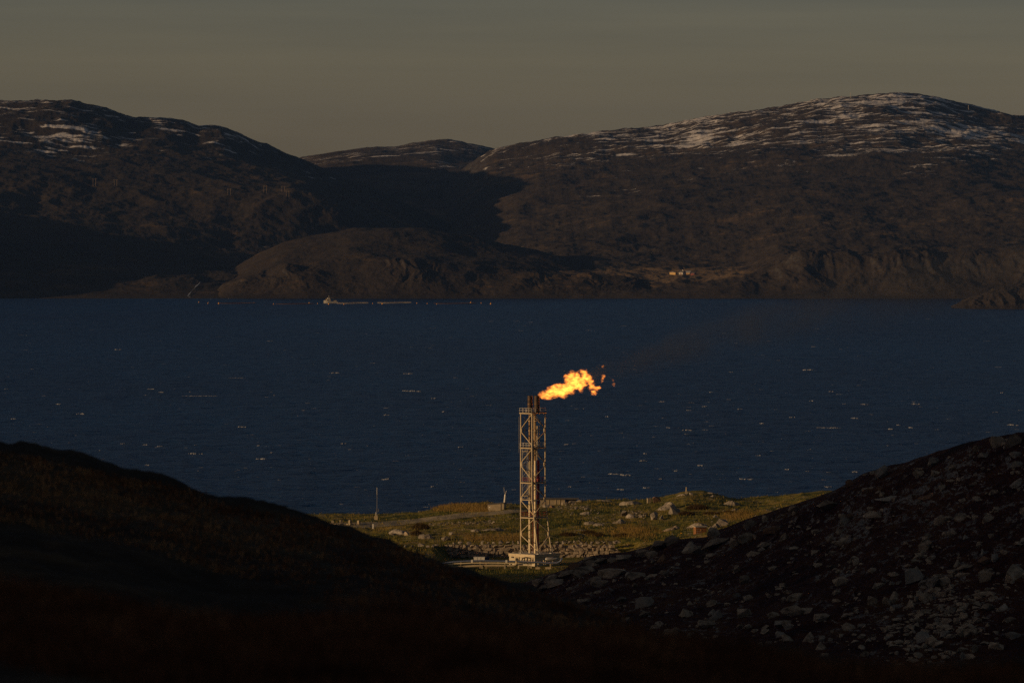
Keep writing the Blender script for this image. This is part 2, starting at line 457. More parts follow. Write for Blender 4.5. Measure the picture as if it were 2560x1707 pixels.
# headland
head_crest = [(430, 752), (470, 748), (500, 741), (520, 722), (545, 702), (600, 660), (640, 636), (700, 611), (790, 588), (880, 574), (960, 570), (1040, 570), (1110, 578), (1170, 588), (1230, 604), (1300, 618), (1400, 640), (1520, 672), (1640, 700), (1750, 730), (1850, 752)]
def n_head(X_, Y_, Z_, px):
    k = np.clip((Z_ + 0.5) / 8.0, 0, 1)
    cl = np.exp(-((Y_ - 6090) / 75.0) ** 2)
    return k * (4.2 * fbm(X_ / 90, Y_ / 110, 7, 0.58) + cl * 5.0 * ridged(X_ / 52 + 0.5 * fbm(X_ / 60, Y_ / 60, 3), Y_ / 110, 5, 0.5) * np.clip(0.55 + 1.2 * fbm(X_ / 90 + 9, Y_ / 200, 3), 0, 1.2) - cl * 1.5)
Sheet('headland', 430, 1850, 1.8, [
    (6900, 'z', 0),
    (6600, 'p', [(430, 756), (600, 690), (880, 640), (1110, 640), (1300, 670), (1640, 715), (1850, 752)]),
    (6380, 'p', head_crest),
    (6220, 'p', [(430, 754), (520, 735), (600, 692), (700, 650), (880, 622), (1110, 628), (1300, 655), (1500, 688), (1640, 710), (1850, 754)]),
    (6110, 'p', [(430, 756), (520, 742), (600, 705), (700, 672), (880, 655), (1110, 660), (1300, 680), (1500, 700), (1640, 716), (1850, 756)]),
    (6050, 'p', [(430, 757), (520, 748), (600, 728), (700, 715), (880, 708), (1110, 710), (1300, 718), (1500, 722), (1640, 728), (1850, 757)]),
    (5990, 'z', -1.0),
    (5930, 'z', -4),
], [10, 24, 44, 44, 40, 40, 4], flat_noise(n_head), M_head)

# small rocky island at the right edge
def n_isl(X_, Y_, Z_, px):
    return np.clip(Z_ / 4, 0, 1) * (2.2 * fbm(X_ / 40, Y_ / 60, 5) + 2.4 * ridged(X_ / 16, Y_ / 50, 4) - 1.2)
Sheet('island', 2340, 3000, 1.6, [
    (5720, 'z', -3),
    (5600, 'p', [(2340, 776), (2370, 768), (2410, 754), (2450, 739), (2500, 722), (2540, 717), (2600, 712), (2750, 716), (2900, 745), (3000, 775)]),
    (5520, 'p', [(2340, 780), (2400, 764), (2450, 748), (2540, 727), (2700, 724), (2900, 755), (3000, 780)]),
    (5475, 'p', [(2340, 782), (2400, 772), (2450, 765), (2540, 755), (2700, 752), (2900, 768), (3000, 782)]),
    (5440, 'z', -2.5),
], [16, 30, 30, 20], flat_noise(n_isl), M_head)

# ------------------------------------------------------------------ the near land
def mat_meadow():
    g = G('meadow')
    p = g.pos()
    a = g.noise(p, 0.05, 5, 0.6); b = g.noise(p, 0.28, 5, 0.65); c = g.noise(p, 1.6, 4, 0.65)
    n1 = g.math('ADD', g.math('MULTIPLY', a, 0.5), g.math('ADD', g.math('MULTIPLY', b, 0.33), g.math('MULTIPLY', c, 0.17)))
    col = g.ramp(n1, [(0.39, (0.022, 0.030, 0.007)), (0.46, (0.080, 0.088, 0.017)), (0.52, (0.19, 0.155, 0.034)), (0.60, (0.28, 0.175, 0.045)), (0.70, (0.11, 0.10, 0.028))])
    nz = g.sep(g.n('NewGeometry').outputs['Normal'])[2]
    rk = g.math('MULTIPLY', g.ss(g.math('ADD', g.math('MULTIPLY', b, 0.6), g.math('MULTIPLY', c, 0.4)), 0.55, 0.60), g.ss(a, 0.45, 0.55))
    rock = g.ramp(c, [(0.3, (0.14, 0.125, 0.11)), (0.7, (0.34, 0.30, 0.25))])
    col = g.mix(rk, col, rock)
    g.principled(col, 0.95, g.bump(g.math('ADD', g.math('MULTIPLY', b, 1.0), g.math('MULTIPLY', c, 0.35)), 0.9, 0.6), spec=0.1)
    return g.m
def mat_heath():
    g = G('heath')
    p = g.pos()
    a = g.noise(p, 0.04, 5, 0.6); b = g.noise(p, 0.22, 6, 0.65); c = g.noise(p, 1.3, 5, 0.7)
    n1 = g.math('ADD', g.math('MULTIPLY', a, 0.4), g.math('ADD', g.math('MULTIPLY', b, 0.35), g.math('MULTIPLY', c, 0.25)))
    col = g.ramp(n1, [(0.38, (0.014, 0.007, 0.005)), (0.48, (0.050, 0.016, 0.009)), (0.56, (0.085, 0.034, 0.014)), (0.66, (0.12, 0.080, 0.032))])
    nz = g.sep(g.n('NewGeometry').outputs['Normal'])[2]
    st = g.noise(g.pos(0.6, 0.35, 1.6), 0.55, 6, 0.7, 0.8)
    rk = g.ss(g.math('ADD', g.math('MULTIPLY', st, 0.7), g.math('ADD', g.math('MULTIPLY', a, 0.3), g.ss(nz, 0.9, 0.6, 0.0, 0.08))), 0.555, 0.60)
    rock = g.ramp(g.math('ADD', g.math('MULTIPLY', c, 0.6), g.math('MULTIPLY', b, 0.4)), [(0.34, (0.07, 0.062, 0.056)), (0.55, (0.22, 0.20, 0.18)), (0.68, (0.36, 0.33, 0.29))])
    col = g.mix(rk, col, rock)
    g.principled(col, 0.95, g.bump(g.math('ADD', g.math('MULTIPLY', b, 1.4), g.math('MULTIPLY', c, 0.5)), 0.9, 0.8), spec=0.1)
    return g.m
def mat_moor():
    g = G('moor')
    p = g.pos()
    a = g.noise(p, 0.12, 5, 0.6); b = g.noise(p, 1.1, 5, 0.65)
    n1 = g.math('ADD', g.math('MULTIPLY', a, 0.55), g.math('MULTIPLY', b, 0.45))
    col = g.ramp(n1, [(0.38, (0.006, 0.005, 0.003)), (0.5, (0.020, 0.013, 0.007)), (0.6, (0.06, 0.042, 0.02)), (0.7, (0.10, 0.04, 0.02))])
    g.principled(col, 0.95, g.bump(b, 0.8, 0.2), spec=0.1)
    return g.m
M_meadow, M_heath, M_moor = mat_meadow(), mat_heath(), mat_moor()

def n_site(X_, Y_, Z_, px):
    d = 0.9 * fbm(X_ / 22, Y_ / 26, 5, 0.5) + 0.35 * ridged(X_ / 9, Y_ / 12, 4, 0.5) - 0.15
    yard = np.exp(-np.clip(np.abs(Y_ - 1572) - 32, 0, None) / 8) * np.clip(1 - np.clip(np.abs(px - 1300) - 185, 0, None) / 40, 0, 1)
    wall = np.exp(-((Y_ - 1617) / 7.0) ** 2)
    far = np.clip((1945 - Y_) / 60, 0, 1)
    return d * (1 - 0.92 * yard) * (1 - 0.75 * wall) * far
SITE = Sheet('ground', -420, 2500, 2.0, [
    (1990, 'z', -4),
    (1900, 'z', [(380, 3), (1000, 3), (1700, 7), (2500, 8)]),
    (1790, 'p', [(380, 1302), (780, 1300), (870, 1300), (960, 1297), (1040, 1289), (1100, 1276), (1140, 1266), (1180, 1262), (1225, 1262), (1271, 1264), (1300, 1266), (1350, 1266), (1450, 1258), (1500, 1253), (1560, 1253), (1600, 1254), (1650, 1250), (1690, 1239), (1716, 1232), (1760, 1231), (1800, 1241), (1840, 1254), (1880, 1250), (1950, 1245), (2000, 1237), (2060, 1232), (2100, 1233), (2500, 1240)]),
    (1720, 'p', [(380, 1314), (780, 1312), (870, 1311), (1000, 1309), (1100, 1298), (1200, 1286), (1260, 1280), (1350, 1280), (1450, 1274), (1560, 1272), (1650, 1268), (1716, 1258), (1800, 1262), (1900, 1268), (2000, 1258), (2500, 1262)]),
    (1665, 'p', [(380, 1336), (900, 1334), (1100, 1326), (1300, 1322), (1500, 1314), (1650, 1306), (1800, 1300), (2000, 1290), (2500, 1290)]),
    (1622, 'p', [(380, 1360), (900, 1360), (1150, 1359), (1540, 1356), (1650, 1344), (1772, 1326), (2000, 1318), (2500, 1318)]),
    (1617, 'p', [(380, 1362), (900, 1362), (1110, 1361), (1125, 1392), (1550, 1392), (1600, 1360), (1772, 1330), (2000, 1322), (2500, 1322)]),
    (1585, 'z', [(380, 10.5), (1085, 10.4), (1112, 7.3), (1500, 7.3), (1580, 11), (1772, 15), (2500, 18)]),
    (1545, 'z', [(380, 9.8), (1060, 9.4), (1115, 7.2), (1450, 7.2), (1580, 10), (1772, 13), (2500, 16)]),
    (1500, 'z', [(380, 9), (1060, 8.4), (1130, 7.4), (1450, 7.4), (2500, 12)]),
    (1400, 'z', 6.0), (1150, 'z', 4.0), (700, 'z', 2.0),
], [6, 16, 26, 26, 24, 8, 16, 18, 18, 16, 10, 6], flat_noise(n_site), M_meadow, blur=3.0)

# rocky hillside on the right
Yc = [(1180, 1500), (1332, 1490), (1560, 1450), (1772, 1420), (2074, 1350), (2560, 1260), (3000, 1220), (3400, 1200)]
hill_crest = [(1180, 1500), (1260, 1474), (1332, 1453), (1400, 1430), (1476, 1392), (1560, 1384), (1602, 1374), (1645, 1360), (1690, 1350), (1730, 1347), (1766, 1345), (1789, 1330), (1857, 1303), (1900, 1290), (1964, 1269), (2006, 1256), (2074, 1234), (2112, 1215), (2163, 1184), (2197, 1174), (2231, 1166), (2257, 1162), (2304, 1147), (2346, 1132), (2389, 1119), (2431, 1106), (2495, 1093), (2560, 1086), (2800, 1040), (3400, 960)]
yc_f = ip(Yc)
_pp = np.arange(900, 3700, 4.0)
_kk = np.exp(-(np.arange(-30, 31) / 12.0) ** 2); _kk /= _kk.sum()
_ss = np.convolve(np.pad(np.interp(_pp, [p[0] for p in hill_crest], [p[1] for p in hill_crest]), 30, mode='edge'), _kk, mode='valid')
def crest_s(px): return np.interp(px, _pp, _ss)
def n_hill(X_, Y_, Z_, px):
    r = ridged(X_ / 13 + 0.3 * fbm(X_ / 30, Y_ / 30, 2), Y_ / 17, 5, 0.55)
    big = fbm(X_ / 40, Y_ / 45, 4)
    # ledges: quantised steps along the slope
    q = (Z_ + 3.0 * fbm(X_ / 25, Y_ / 25, 3)) / 3.2
    led = (q - np.floor(q)); led = np.where(led > 0.72, (led - 0.72) / 0.28, 0) * 1.7 - led * 0.9
    m = np.clip(0.5 + 1.4 * fbm(X_ / 35 + 40, Y_ / 40, 3), 0, 1)
    near_crest = np.clip(np.abs(Y_ - yc_f(px)) / 30, np.interp(px, [1900, 2200], [0.1, 0.35]), 1)
    r2 = ridged(X_ / 4.5, Y_ / 6.5, 4, 0.6)
    return near_crest * (0.9 * big + 0.6 * r + 0.32 * r2 * m + led * m * 0.5)
HILL = Sheet('hillside', 1180, 3400, 1.6, [
    (lambda px: yc_f(px) + 330, 'z', -4),
    (lambda px: yc_f(px) + 110, 'z', lambda px: Zy(crest_s(px), yc_f(px)) * np.interp(px, [1560, 1800], [0.12, 0.62])),
    (lambda px: yc_f(px) + 40, 'p', lambda px: ip(hill_crest)(px) + np.interp(px, [1560, 1700], [75, 32])),
    (lambda px: yc_f(px) + 14, 'p', lambda px: ip(hill_crest)(px) + 3),
    (lambda px: yc_f(px), 'p', hill_crest),
    (lambda px: yc_f(px) * 0.62 + 1090 * 0.38, 'p', lambda px: crest_s(px) * 0.68 + 1745 * 0.32),
    (lambda px: yc_f(px) * 0.25 + 1090 * 0.75, 'p', lambda px: crest_s(px) * 0.29 + 1745 * 0.71),
    (1080, 'p', 1760), (900, 'z', 6), (500, 'z', 2),
], [10, 16, 10, 8, 130, 130, 60, 8, 6], flat_noise(n_hill), M_heath, blur=4.0)

# the dark moor in front of the camera
moor_far = [(-2500, 560), (-1500, 800), (-800, 950), (-300, 1062), (0, 1116), (80, 1122), (110, 1140), (170, 1147), (250, 1166), (370, 1187), (440, 1206), (500, 1231), (560, 1246), (640, 1259), (690, 1266), (740, 1290), (800, 1298), (850, 1320), (900, 1326), (915, 1340), (980, 1347), (1010, 1370), (1063, 1387), (1118, 1410), (1179, 1424), (1226, 1444), (1274, 1455), (1325, 1461), (1359, 1478), (1444, 1496), (1505, 1509), (1539, 1533), (1566, 1552), (1600, 1600), (1700, 1680), (2000, 1850), (4500, 2600)]
moor_near = [(-2500, 920), (-1000, 1260), (0, 1462), (150, 1484), (300, 1512), (500, 1550), (620, 1560), (900, 1548), (1100, 1575), (1300, 1600), (1500, 1605), (1645, 1605), (1730, 1612), (1857, 1622), (1985, 1650), (2070, 1676), (2197, 1690), (2367, 1685), (2560, 1676), (4500, 1660)]
def n_moor(X_, Y_, Z_, px):
    k = np.clip(Y_ / 60, 0.15, 1)
    return k * (0.16 * fbm(X_ / 2.2, Y_ / 5.0, 5, 0.55) + 0.05 * ridged(X_ / 0.9, Y_ / 2.0, 3))
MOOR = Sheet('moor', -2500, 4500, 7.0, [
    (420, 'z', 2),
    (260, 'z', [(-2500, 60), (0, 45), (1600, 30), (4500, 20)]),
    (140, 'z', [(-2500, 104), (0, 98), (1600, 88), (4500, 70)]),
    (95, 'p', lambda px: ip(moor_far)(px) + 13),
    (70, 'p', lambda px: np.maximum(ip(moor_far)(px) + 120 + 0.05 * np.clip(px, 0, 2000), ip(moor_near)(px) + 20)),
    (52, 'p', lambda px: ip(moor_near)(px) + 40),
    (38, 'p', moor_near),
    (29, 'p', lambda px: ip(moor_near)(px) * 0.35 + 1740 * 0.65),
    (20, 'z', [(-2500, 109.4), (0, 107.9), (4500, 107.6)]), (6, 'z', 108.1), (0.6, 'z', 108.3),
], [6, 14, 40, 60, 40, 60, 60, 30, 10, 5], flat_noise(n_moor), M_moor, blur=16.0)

# unseen high ground added left of the view to shade the near land
def ridge():
    xs = np.arange(-1500, -39, 12.0); ys = np.arange(-700, 1480, 12.0)
    XX, YY = np.meshgrid(xs, ys)
    crest = np.interp(ys, SHADE_RIDGE_Y, SHADE_RIDGE_Z)[:, None]
    prof = np.interp(xs, [-1500, -900, -420, -330, -230, -130, -80, -40], [0.0, 0.55, 1.0, 0.97, 0.75, 0.38, 0.16, 0.0])[None, :]
    foot = np.interp(ys, [-700, 60, 150, 400, 1400], [95, 88, 60, 8, 2])[:, None]
    ZZ = foot * np.interp(xs, [-1500, -900, -40], [0, 0.4, 1])[None, :] + prof * np.maximum(crest - foot, -3)
    ZZ = ZZ + 5 * fbm(XX / 90, YY / 90, 5) * np.clip(prof * 2, 0, 1)
    me = bpy.data.meshes.new('ridge')
    r, c = XX.shape
    idx = [(a * c + b, a * c + b + 1, (a + 1) * c + b + 1, (a + 1) * c + b) for a in range(r - 1) for b in range(c - 1)]
    me.from_pydata(np.stack([XX, YY, ZZ - 1], -1).reshape(-1, 3).tolist(), [], idx)
    me.polygons.foreach_set('use_smooth', [True] * len(me.polygons))
    me.materials.append(M_heath)
    o = bpy.data.objects.new('ridge', me); scene.collection.objects.link(o)
    tag(o, kind='structure')
SHADE_RIDGE_Y = [-700, -300, 0, 300, 700, 950, 1100, 1200, 1290, 1325, 1343, 1355, 1390, 1480]
SHADE_RIDGE_Z = [170, 196, 196, 186, 168, 150, 143, 140, 132, 118, 80, 55, 0, 0]
ridge()
# ------------------------------------------------------------------ paint and metal
M_cream = mat_plain('cream_paint', (0.58, 0.46, 0.28), 0.55, 0, 0.18, 1.5, rust=(0.20, 0.10, 0.04), rust_amt=-0.02)
M_pipe = mat_plain('cream_pipe', (0.76, 0.62, 0.38), 0.45, 0, 0.10, 0.8)
M_soot = mat_plain('burnt_steel', (0.055, 0.035, 0.022), 0.6, 0.3, 0.6, 0.9, rust=(0.16, 0.07, 0.025), rust_amt=0.06)
M_gold = mat_plain('heat_stained_steel', (0.24, 0.14, 0.05), 0.5, 0.2, 0.4, 0.7, rust=(0.09, 0.05, 0.02), rust_amt=0.1)
M_red = mat_plain('red_paint', (0.22, 0.016, 0.014), 0.5, 0, 0.3, 1.0)
M_galv = mat_plain('galvanised_steel', (0.40, 0.38, 0.34), 0.45, 0.6, 0.2, 2.0)
M_dark = mat_plain('dark_steel', (0.055, 0.045, 0.038), 0.6, 0.3, 0.4, 2.0)
M_silver = mat_plain('pipe_cladding', (0.62, 0.62, 0.64), 0.28, 0.9, 0.1, 0.6)
M_white = mat_plain('white_paint', (0.74, 0.70, 0.60), 0.5, 0, 0.08, 1.0)
M_tan = mat_plain('tan_concrete', (0.46, 0.36, 0.21), 0.8, 0, 0.2, 0.9, 0.3)
M_conc = mat_plain('weathered_concrete', (0.34, 0.27, 0.17), 0.85, 0, 0.25, 0.6, 0.3, rust=(0.12, 0.09, 0.06), rust_amt=0.0)
M_roof = mat_plain('roof_felt', (0.10, 0.09, 0.08), 0.85, 0, 0.3, 0.7)
M_roofpale = mat_plain('pale_roof', (0.40, 0.36, 0.29), 0.8, 0, 0.2, 0.5)
M_wood = mat_plain('brown_boards', (0.24, 0.10, 0.025), 0.75, 0, 0.35, 1.3)
M_yellow = mat_plain('yellow_plastic', (0.80, 0.38, 0.03), 0.4, 0, 0.1, 1.0)
M_navy = mat_plain('navy_paint', (0.02, 0.025, 0.06), 0.5, 0, 0.2, 1.0)
def mat_sheet():
    """ribbed metal sheeting, the ribs follow the wall direction"""
    g = G('ribbed_sheet')
    p = g.pos(obj=True)
    s = g.sep(p)
    d = g.math('ADD', g.math('ABSOLUTE', s[0]), g.math('ABSOLUTE', s[1]))
    rib = g.math('SINE', g.math('MULTIPLY', d, 2 * math.pi / 0.42))
    ns = g.noise(p, 0.7, 4, 0.6)
    c = g.mix(g.ss(rib, -0.9, -0.3), (0.36, 0.30, 0.21, 1), g.ramp(ns, [(0.3, (0.62, 0.52, 0.34)), (0.7, (0.72, 0.60, 0.40))]))
    g.principled(c, 0.5, g.bump(rib, 0.5, 0.04), spec=0.4)
    return g.m
M_sheet = mat_sheet()

# ------------------------------------------------------------------ service building under the flare tower
S2 = 1 / math.sqrt(2)
eL, eR = Vector((-S2, S2, 0)), Vector((S2, S2, 0))       # towards the left corner / the right corner
NB = Vector((X(1337, 1572), 1572, 0))                    # near corner
WL, WR, ZB, ZR = 10.3, 10.1, 6.9, 10.5
bld = thing('service_building', (NB.x, NB.y, ZB), 'low cream ribbed metal building carrying the lattice flare tower', 'building', rz=R(45))
# local frame: +x -> right corner, +y -> left corner
HB = ZR - ZB
mb = MB(); mb.box((WR / 2, WL / 2, (HB - 0.8) / 2), (WR - 0.3, WL - 0.3, HB - 0.8)); mb.build('wall', M_sheet, bld)
mb = MB(); mb.box((WR / 2, WL / 2, HB - 0.44), (WR, WL, 0.72)); mb.build('fascia', M_cream, bld)
mb = MB(); mb.box((WR / 2, WL / 2, HB - 0.04), (WR + 0.16, WL + 0.16, 0.08)); roof = mb.build('roof', M_roofpale, bld)
mb = MB(); mb.box((WR * 0.55, 0.12, 1.1), (1.1, 0.06, 2.1)); dr = mb.build('door', M_cream, bld)
dr.data.materials[0] = M_galv
mb = MB(); mb.tube((WR * 0.55 + 0.4, 0.08, 1.1), (WR * 0.55 + 0.4, 0.0, 1.1), 0.05); mb.build('handle', M_dark, dr)
mb = MB(); mb.tube((0.17, 6.9, 1.9), (-0.25, 6.9, 1.9), 0.55, 16); fan = mb.build('ventilation_fan', M_dark, bld)
mb = MB(); mb.box((0.02, 6.9, 1.9), (0.06, 1.7, 1.7)); mb.build('fan_frame', M_tan, fan)
mb = MB(); mb.box((0.02, 8.7, 2.55), (0.35, 0.7, 0.34)); mb.build('wall_light', M_dark, bld)
mb = MB(); mb.box((0.05, 9.3, 0.6), (0.3, 0.4, 0.3)); mb.build('junction_box', M_dark, bld)

# ------------------------------------------------------------------ flare tower
TZ = ZR
Nt = Vector((X(1330, 1576.5), 1576.5, 0)); Lt = Nt + eL * 4.4; Rt = Nt + eR * 5.2; Bt = Lt + Rt - Nt
SP = Vector((1.7, -1.7, 0))                              # the near-right face splays out at the foot
zK = Zy(1250, 1577)
decks = [Zy(1031, 1577), Zy(1118, 1577), Zy(1205, 1577), Zy(1292, 1577)]
cen = (Nt + Lt + Rt + Bt) / 4
twr = thing('flare_tower', (cen.x, cen.y, TZ), 'tall cream steel lattice flare tower with two sooty burner pipes on top', 'flare tower')
o3 = Vector((cen.x, cen.y, TZ))
def corner(nm, z):
    """position of a leg axis at height z, relative to the tower"""
    b = {'N': Nt, 'L': Lt, 'R': Rt, 'B': Bt}[nm].copy()
    if nm in 'NR' and z < zK: b = b + SP * ((zK - z) / (zK - TZ))
    return Vector((b.x, b.y, z)) - o3
for nm in 'LNRB':
    mb = MB()
    r = 0.17 if nm != 'B' else 0.15
    zs = [TZ, zK, decks[0]] if nm in 'NR' else [TZ, decks[0]]
    for a, b in zip(zs[:-1], zs[1:]): mb.tube(corner(nm, a), corner(nm, b), r, 10)
    lg = mb.build('leg', M_cream, twr, smooth=False)
    mb = MB(); c0 = corner(nm, TZ)
    mb.box(c0 + Vector((0, 0, 0.08)), (0.8, 0.8, 0.16), R(45))
    for q in (-1, 1):
        mb.tube(c0 + Vector((q * 0.62, -0.3, 0.1)), c0 + Vector((0, 0, 1.1)), 0.06, 6)
    mb.build('base_plate', M_galv, lg)
faces = [('N', 'L'), ('N', 'R'), ('B', 'L'), ('B', 'R')]  # K braces meet on the L and R legs
levels = [decks[0] - 0.4] + decks[1:] + [TZ + 0.7]
for a, b in faces:
    for k in range(4):
        top, bot = levels[k] - (0.5 if k else 0), levels[k + 1] + (0.6 if k < 3 else 0.1)
        midz = (levels[k] + levels[k + 1]) / 2
        for za, zm in ((top, midz + 0.35), (bot, midz - 0.35)):
            mb = MB(); mb.tube(corner(a, za), corner(b, zm), 0.115, 8)
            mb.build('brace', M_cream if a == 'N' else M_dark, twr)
        pa, pb = corner(a, midz), corner(b, midz)
        d = (pa - pb).normalized()
        mb = MB(); mb.box(pb + d * 0.3, (0.34, 0.34, 0.9), R(45)); mb.build('gusset', M_cream, twr)
        if a == 'N' and b == 'R' or k in (0, 1, 2):
            mb = MB(); mb.tube(corner('L', midz) if b == 'L' else corner('R', midz), corner('B', midz) if b == 'L' else corner('N', midz) * 0.5 + corner('B', midz) * 0.5, 0.07, 6)
            if a == 'B': mb.build('inner_strut', M_dark, twr)
mb = MB(); mb.tube(corner('L', zK), corner('N', zK), 0.11, 8); mb.tube(corner('N', zK), corner('R', zK), 0.11, 8); mb.build('splay_beam', M_cream, twr)
mb = MB(); mb.tube(corner('N', TZ + 0.35), corner('R', TZ + 0.35), 0.12, 8); mb.build('foot_beam', M_cream, twr)
def platform(z, col, rail_col, h=1.15, overhang=0.35, name='platform'):
    cs = [corner(n_, z) for n_ in 'NRBL']
    cc = sum(cs, Vector()) / 4
    out = [cc + (c - cc) * (1 + overhang / (c - cc).length) for c in cs]
    mb = MB()
    mb.add([p + Vector((0, 0, dz)) for dz in (-0.12, 0) for p in out], [(3, 2, 1, 0), (4, 5, 6, 7), (0, 1, 5, 4), (1, 2, 6, 5), (2, 3, 7, 6), (3, 0, 4, 7)])
    pl = mb.build(name, M_dark, twr)
    mb = MB()
    for i in range(4): mb.tube(out[i] + Vector((0, 0, -0.3)), out[(i + 1) % 4] + Vector((0, 0, -0.3)), 0.16, 6)
    mb.build('edge_beam', col, pl)
    mb = MB()
    for i in range(4):
        a, b = out[i], out[(i + 1) % 4]
        for hz in (0.55, h): mb.tube(a + Vector((0, 0, hz)), b + Vector((0, 0, hz)), 0.04, 5)
        n_ = 4
        for k in range(n_): 
            p = a + (b - a) * k / n_
            mb.tube(p, p + Vector((0, 0, h)), 0.045, 5)
    mb.build('railing', rail_col, pl)
    return pl
platform(decks[0], M_cream, M_galv)
platform(decks[1], M_cream, M_galv, overhang=0.2)
platform(decks[2], M_cream, M_red, overhang=0.1)
platform(decks[3], M_cream, M_red, overhang=0.1)
# risers: wide cream pipe on the left, slimmer one on the right, dark heat-stained upper lengths, burner tips
def at(px, py, back): 
    Yq = 1576.5 + back
    return P(px, py, Yq) - o3
zjoin = 1151
def riser(px, back, r_low, r_up, r_tip, tip_w):
    a = at(px, 1385, back); a.z = 0.0
    mb = MB(); mb.tube(a, at(px, zjoin, back), r_low, 14); pp_ = mb.build('riser_pipe', M_pipe, twr)
    for pyc in (1178, 1248, 1335):
        c = at(px, pyc, back); MB().tube(c - Vector((0, 0, 0.12)), c + Vector((0, 0, 0.12)), r_low + 0.06, 14).build('collar', M_cream, pp_)
    mb = MB(); mb.tube(at(px, zjoin, back), at(px, 1028, back), r_up, 12); up = mb.build('upper_pipe', M_gold, twr)
    for pyc in (1052, 1076, 1112):
        c = at(px, pyc, back); MB().tube(c - Vector((0, 0, 0.1)), c + Vector((0, 0, 0.1)), r_up + 0.12, 12).build('flange', M_cream, up)
    mb = MB(); c0, c1 = at(px + tip_w, 1030, back), at(px + tip_w, 989, back)
    n = 18; vs = []
    for rr, q in ((r_tip, c0), (r_tip, c1), (r_tip - 0.07, c1), (r_tip - 0.07, c1 - Vector((0, 0, 1.5)))):
        vs += [q + Vector((math.cos(2 * math.pi * i / n) * rr, math.sin(2 * math.pi * i / n) * rr, 0)) for i in range(n)]
    fs = [(j * n + i, j * n + (i + 1) % n, (j + 1) * n + (i + 1) % n, (j + 1) * n + i) for j in range(3) for i in range(n)]
    mb.add(vs, fs + [tuple(range(3 * n, 4 * n))]); tip = mb.build('burner_tip', M_soot, twr)
    mb = MB()
    for pyc in (991, 1010):
        c = at(px + tip_w, pyc, back); mb.tube(c - Vector((0, 0, 0.07)), c + Vector((0, 0, 0.07)), r_tip + 0.04, 18) if pyc > 1000 else None
    mb.build('tip_band', M_gold, tip)
riser(1324.3, 3.2, 0.33, 0.30, 0.72, 0.8)
riser(1338.0, 2.0, 0.32, 0.24, 0.78, 4.2)
# bundle of thin lines beside the right-hand riser
for px, py0, py1, r, m_ in ((1334.6, 1100, 1385, 0.10, M_pipe), (1341.2, 1064, 1150, 0.09, M_cream), (1343.8, 1064, 1155, 0.09, M_cream), (1348.2, 1064, 1120, 0.11, M_cream), (1345.0, 1150, 1385, 0.24, M_red), (1348.0, 1150, 1260, 0.09, M_red), (1333.0, 1036, 1160, 0.10, M_cream)):
    mb = MB(); b0 = at(px, py1, 4.5); b0.z = max(b0.z, 0.02); mb.tube(b0, at(px, py0, 4.5), r, 8); mb.build('service_line', m_, twr)
# caged red ladder on the right, lattice stair tower on the left
mb = MB(); x0 = at(1333.4, 1385, 2.6)
for q in (-0.25, 0.25): mb.tube(Vector((x0.x + q, x0.y, 0.05)), Vector((x0.x + q, x0.y, decks[2] - TZ)), 0.05, 5)
for k in range(int((decks[2] - TZ) / 0.4)): mb.tube(Vector((x0.x - 0.25, x0.y, 0.3 + k * 0.4)), Vector((x0.x + 0.25, x0.y, 0.3 + k * 0.4)), 0.03, 4)
lad = mb.build('ladder', M_red, twr)
for k in range(14):
    mb = MB()
    z = 1.8 + k * 1.3
    pts = [Vector((x0.x + 0.45 * math.cos(t), x0.y - 0.45 + 0.45 * math.sin(t), z)) for t in np.linspace(-math.pi, 0, 7)]
    mb.path(pts, 0.035, 4).build('cage_hoop', M_red, lad)
for pxc, pyt, pyb in ((1343, 1236, 1246), (1341, 1322, 1334), (1345, 1196, 1203), (1338, 1200, 1203)):
    mb = MB(); c = at(pxc, (pyt + pyb) / 2, 3.4); mb.box(c, (0.9, 0.7, (pyb - pyt) / 9.0), R(45)); mb.build('valve', M_red, twr)
mb = MB()
sx0, sx1 = at(1305.8, 1250, 3.4).x, at(1318.2, 1250, 3.4).x
z0, z1 = at(1312, 1250, 3.4).z, at(1312, 1120, 3.4).z
yb = at(1312, 1200, 3.4).y
for xx in (sx0, sx1):
    for yy in (yb - 0.7, yb + 0.7): mb.tube((xx, yy, z0), (xx, yy, z1), 0.055, 5)
nst = 9
for k in range(nst):
    za, zb = z0 + (z1 - z0) * k / nst, z0 + (z1 - z0) * (k + 1) / nst
    a_, b_ = (sx0, sx1) if k % 2 == 0 else (sx1, sx0)
    mb.tube((a_, yb - 0.7, za), (b_, yb - 0.7, zb), 0.05, 5); mb.tube((b_, yb - 0.7, za), (a_, yb - 0.7, zb), 0.035, 4)
    mb.tube((a_, yb + 0.7, za), (b_, yb + 0.7, zb), 0.05, 5)
    mb.tube((sx0, yb - 0.7, zb), (sx1, yb - 0.7, zb), 0.05, 5); mb.tube((sx0, yb + 0.7, zb), (sx1, yb + 0.7, zb), 0.05, 5)
mb.build('stair_lattice', M_galv, twr)
for pyq in (1128, 1239):
    mb = MB(); c = at(1313, pyq, 2.4); mb.box(c, (1.6, 0.5, 0.25)); mb.build('lamp_box', M_cream, twr)
mb = MB(); mb.tube(at(1311.5, 1118, 3.6), at(1311.5, 1040, 3.6), 0.10, 6); mb.build('inner_post', M_cream, twr)
mb = MB(); mb.tube(at(1297.2, 1131, 2.6), at(1297.2, 1042, 2.6), 0.045, 6); ant = mb.build('lightning_rod', M_galv, twr)
for pyq in (1060, 1115): MB().tube(at(1297.2, pyq, 2.6), at(1302, pyq, 3.0), 0.03, 4).build('bracket', M_galv, ant)
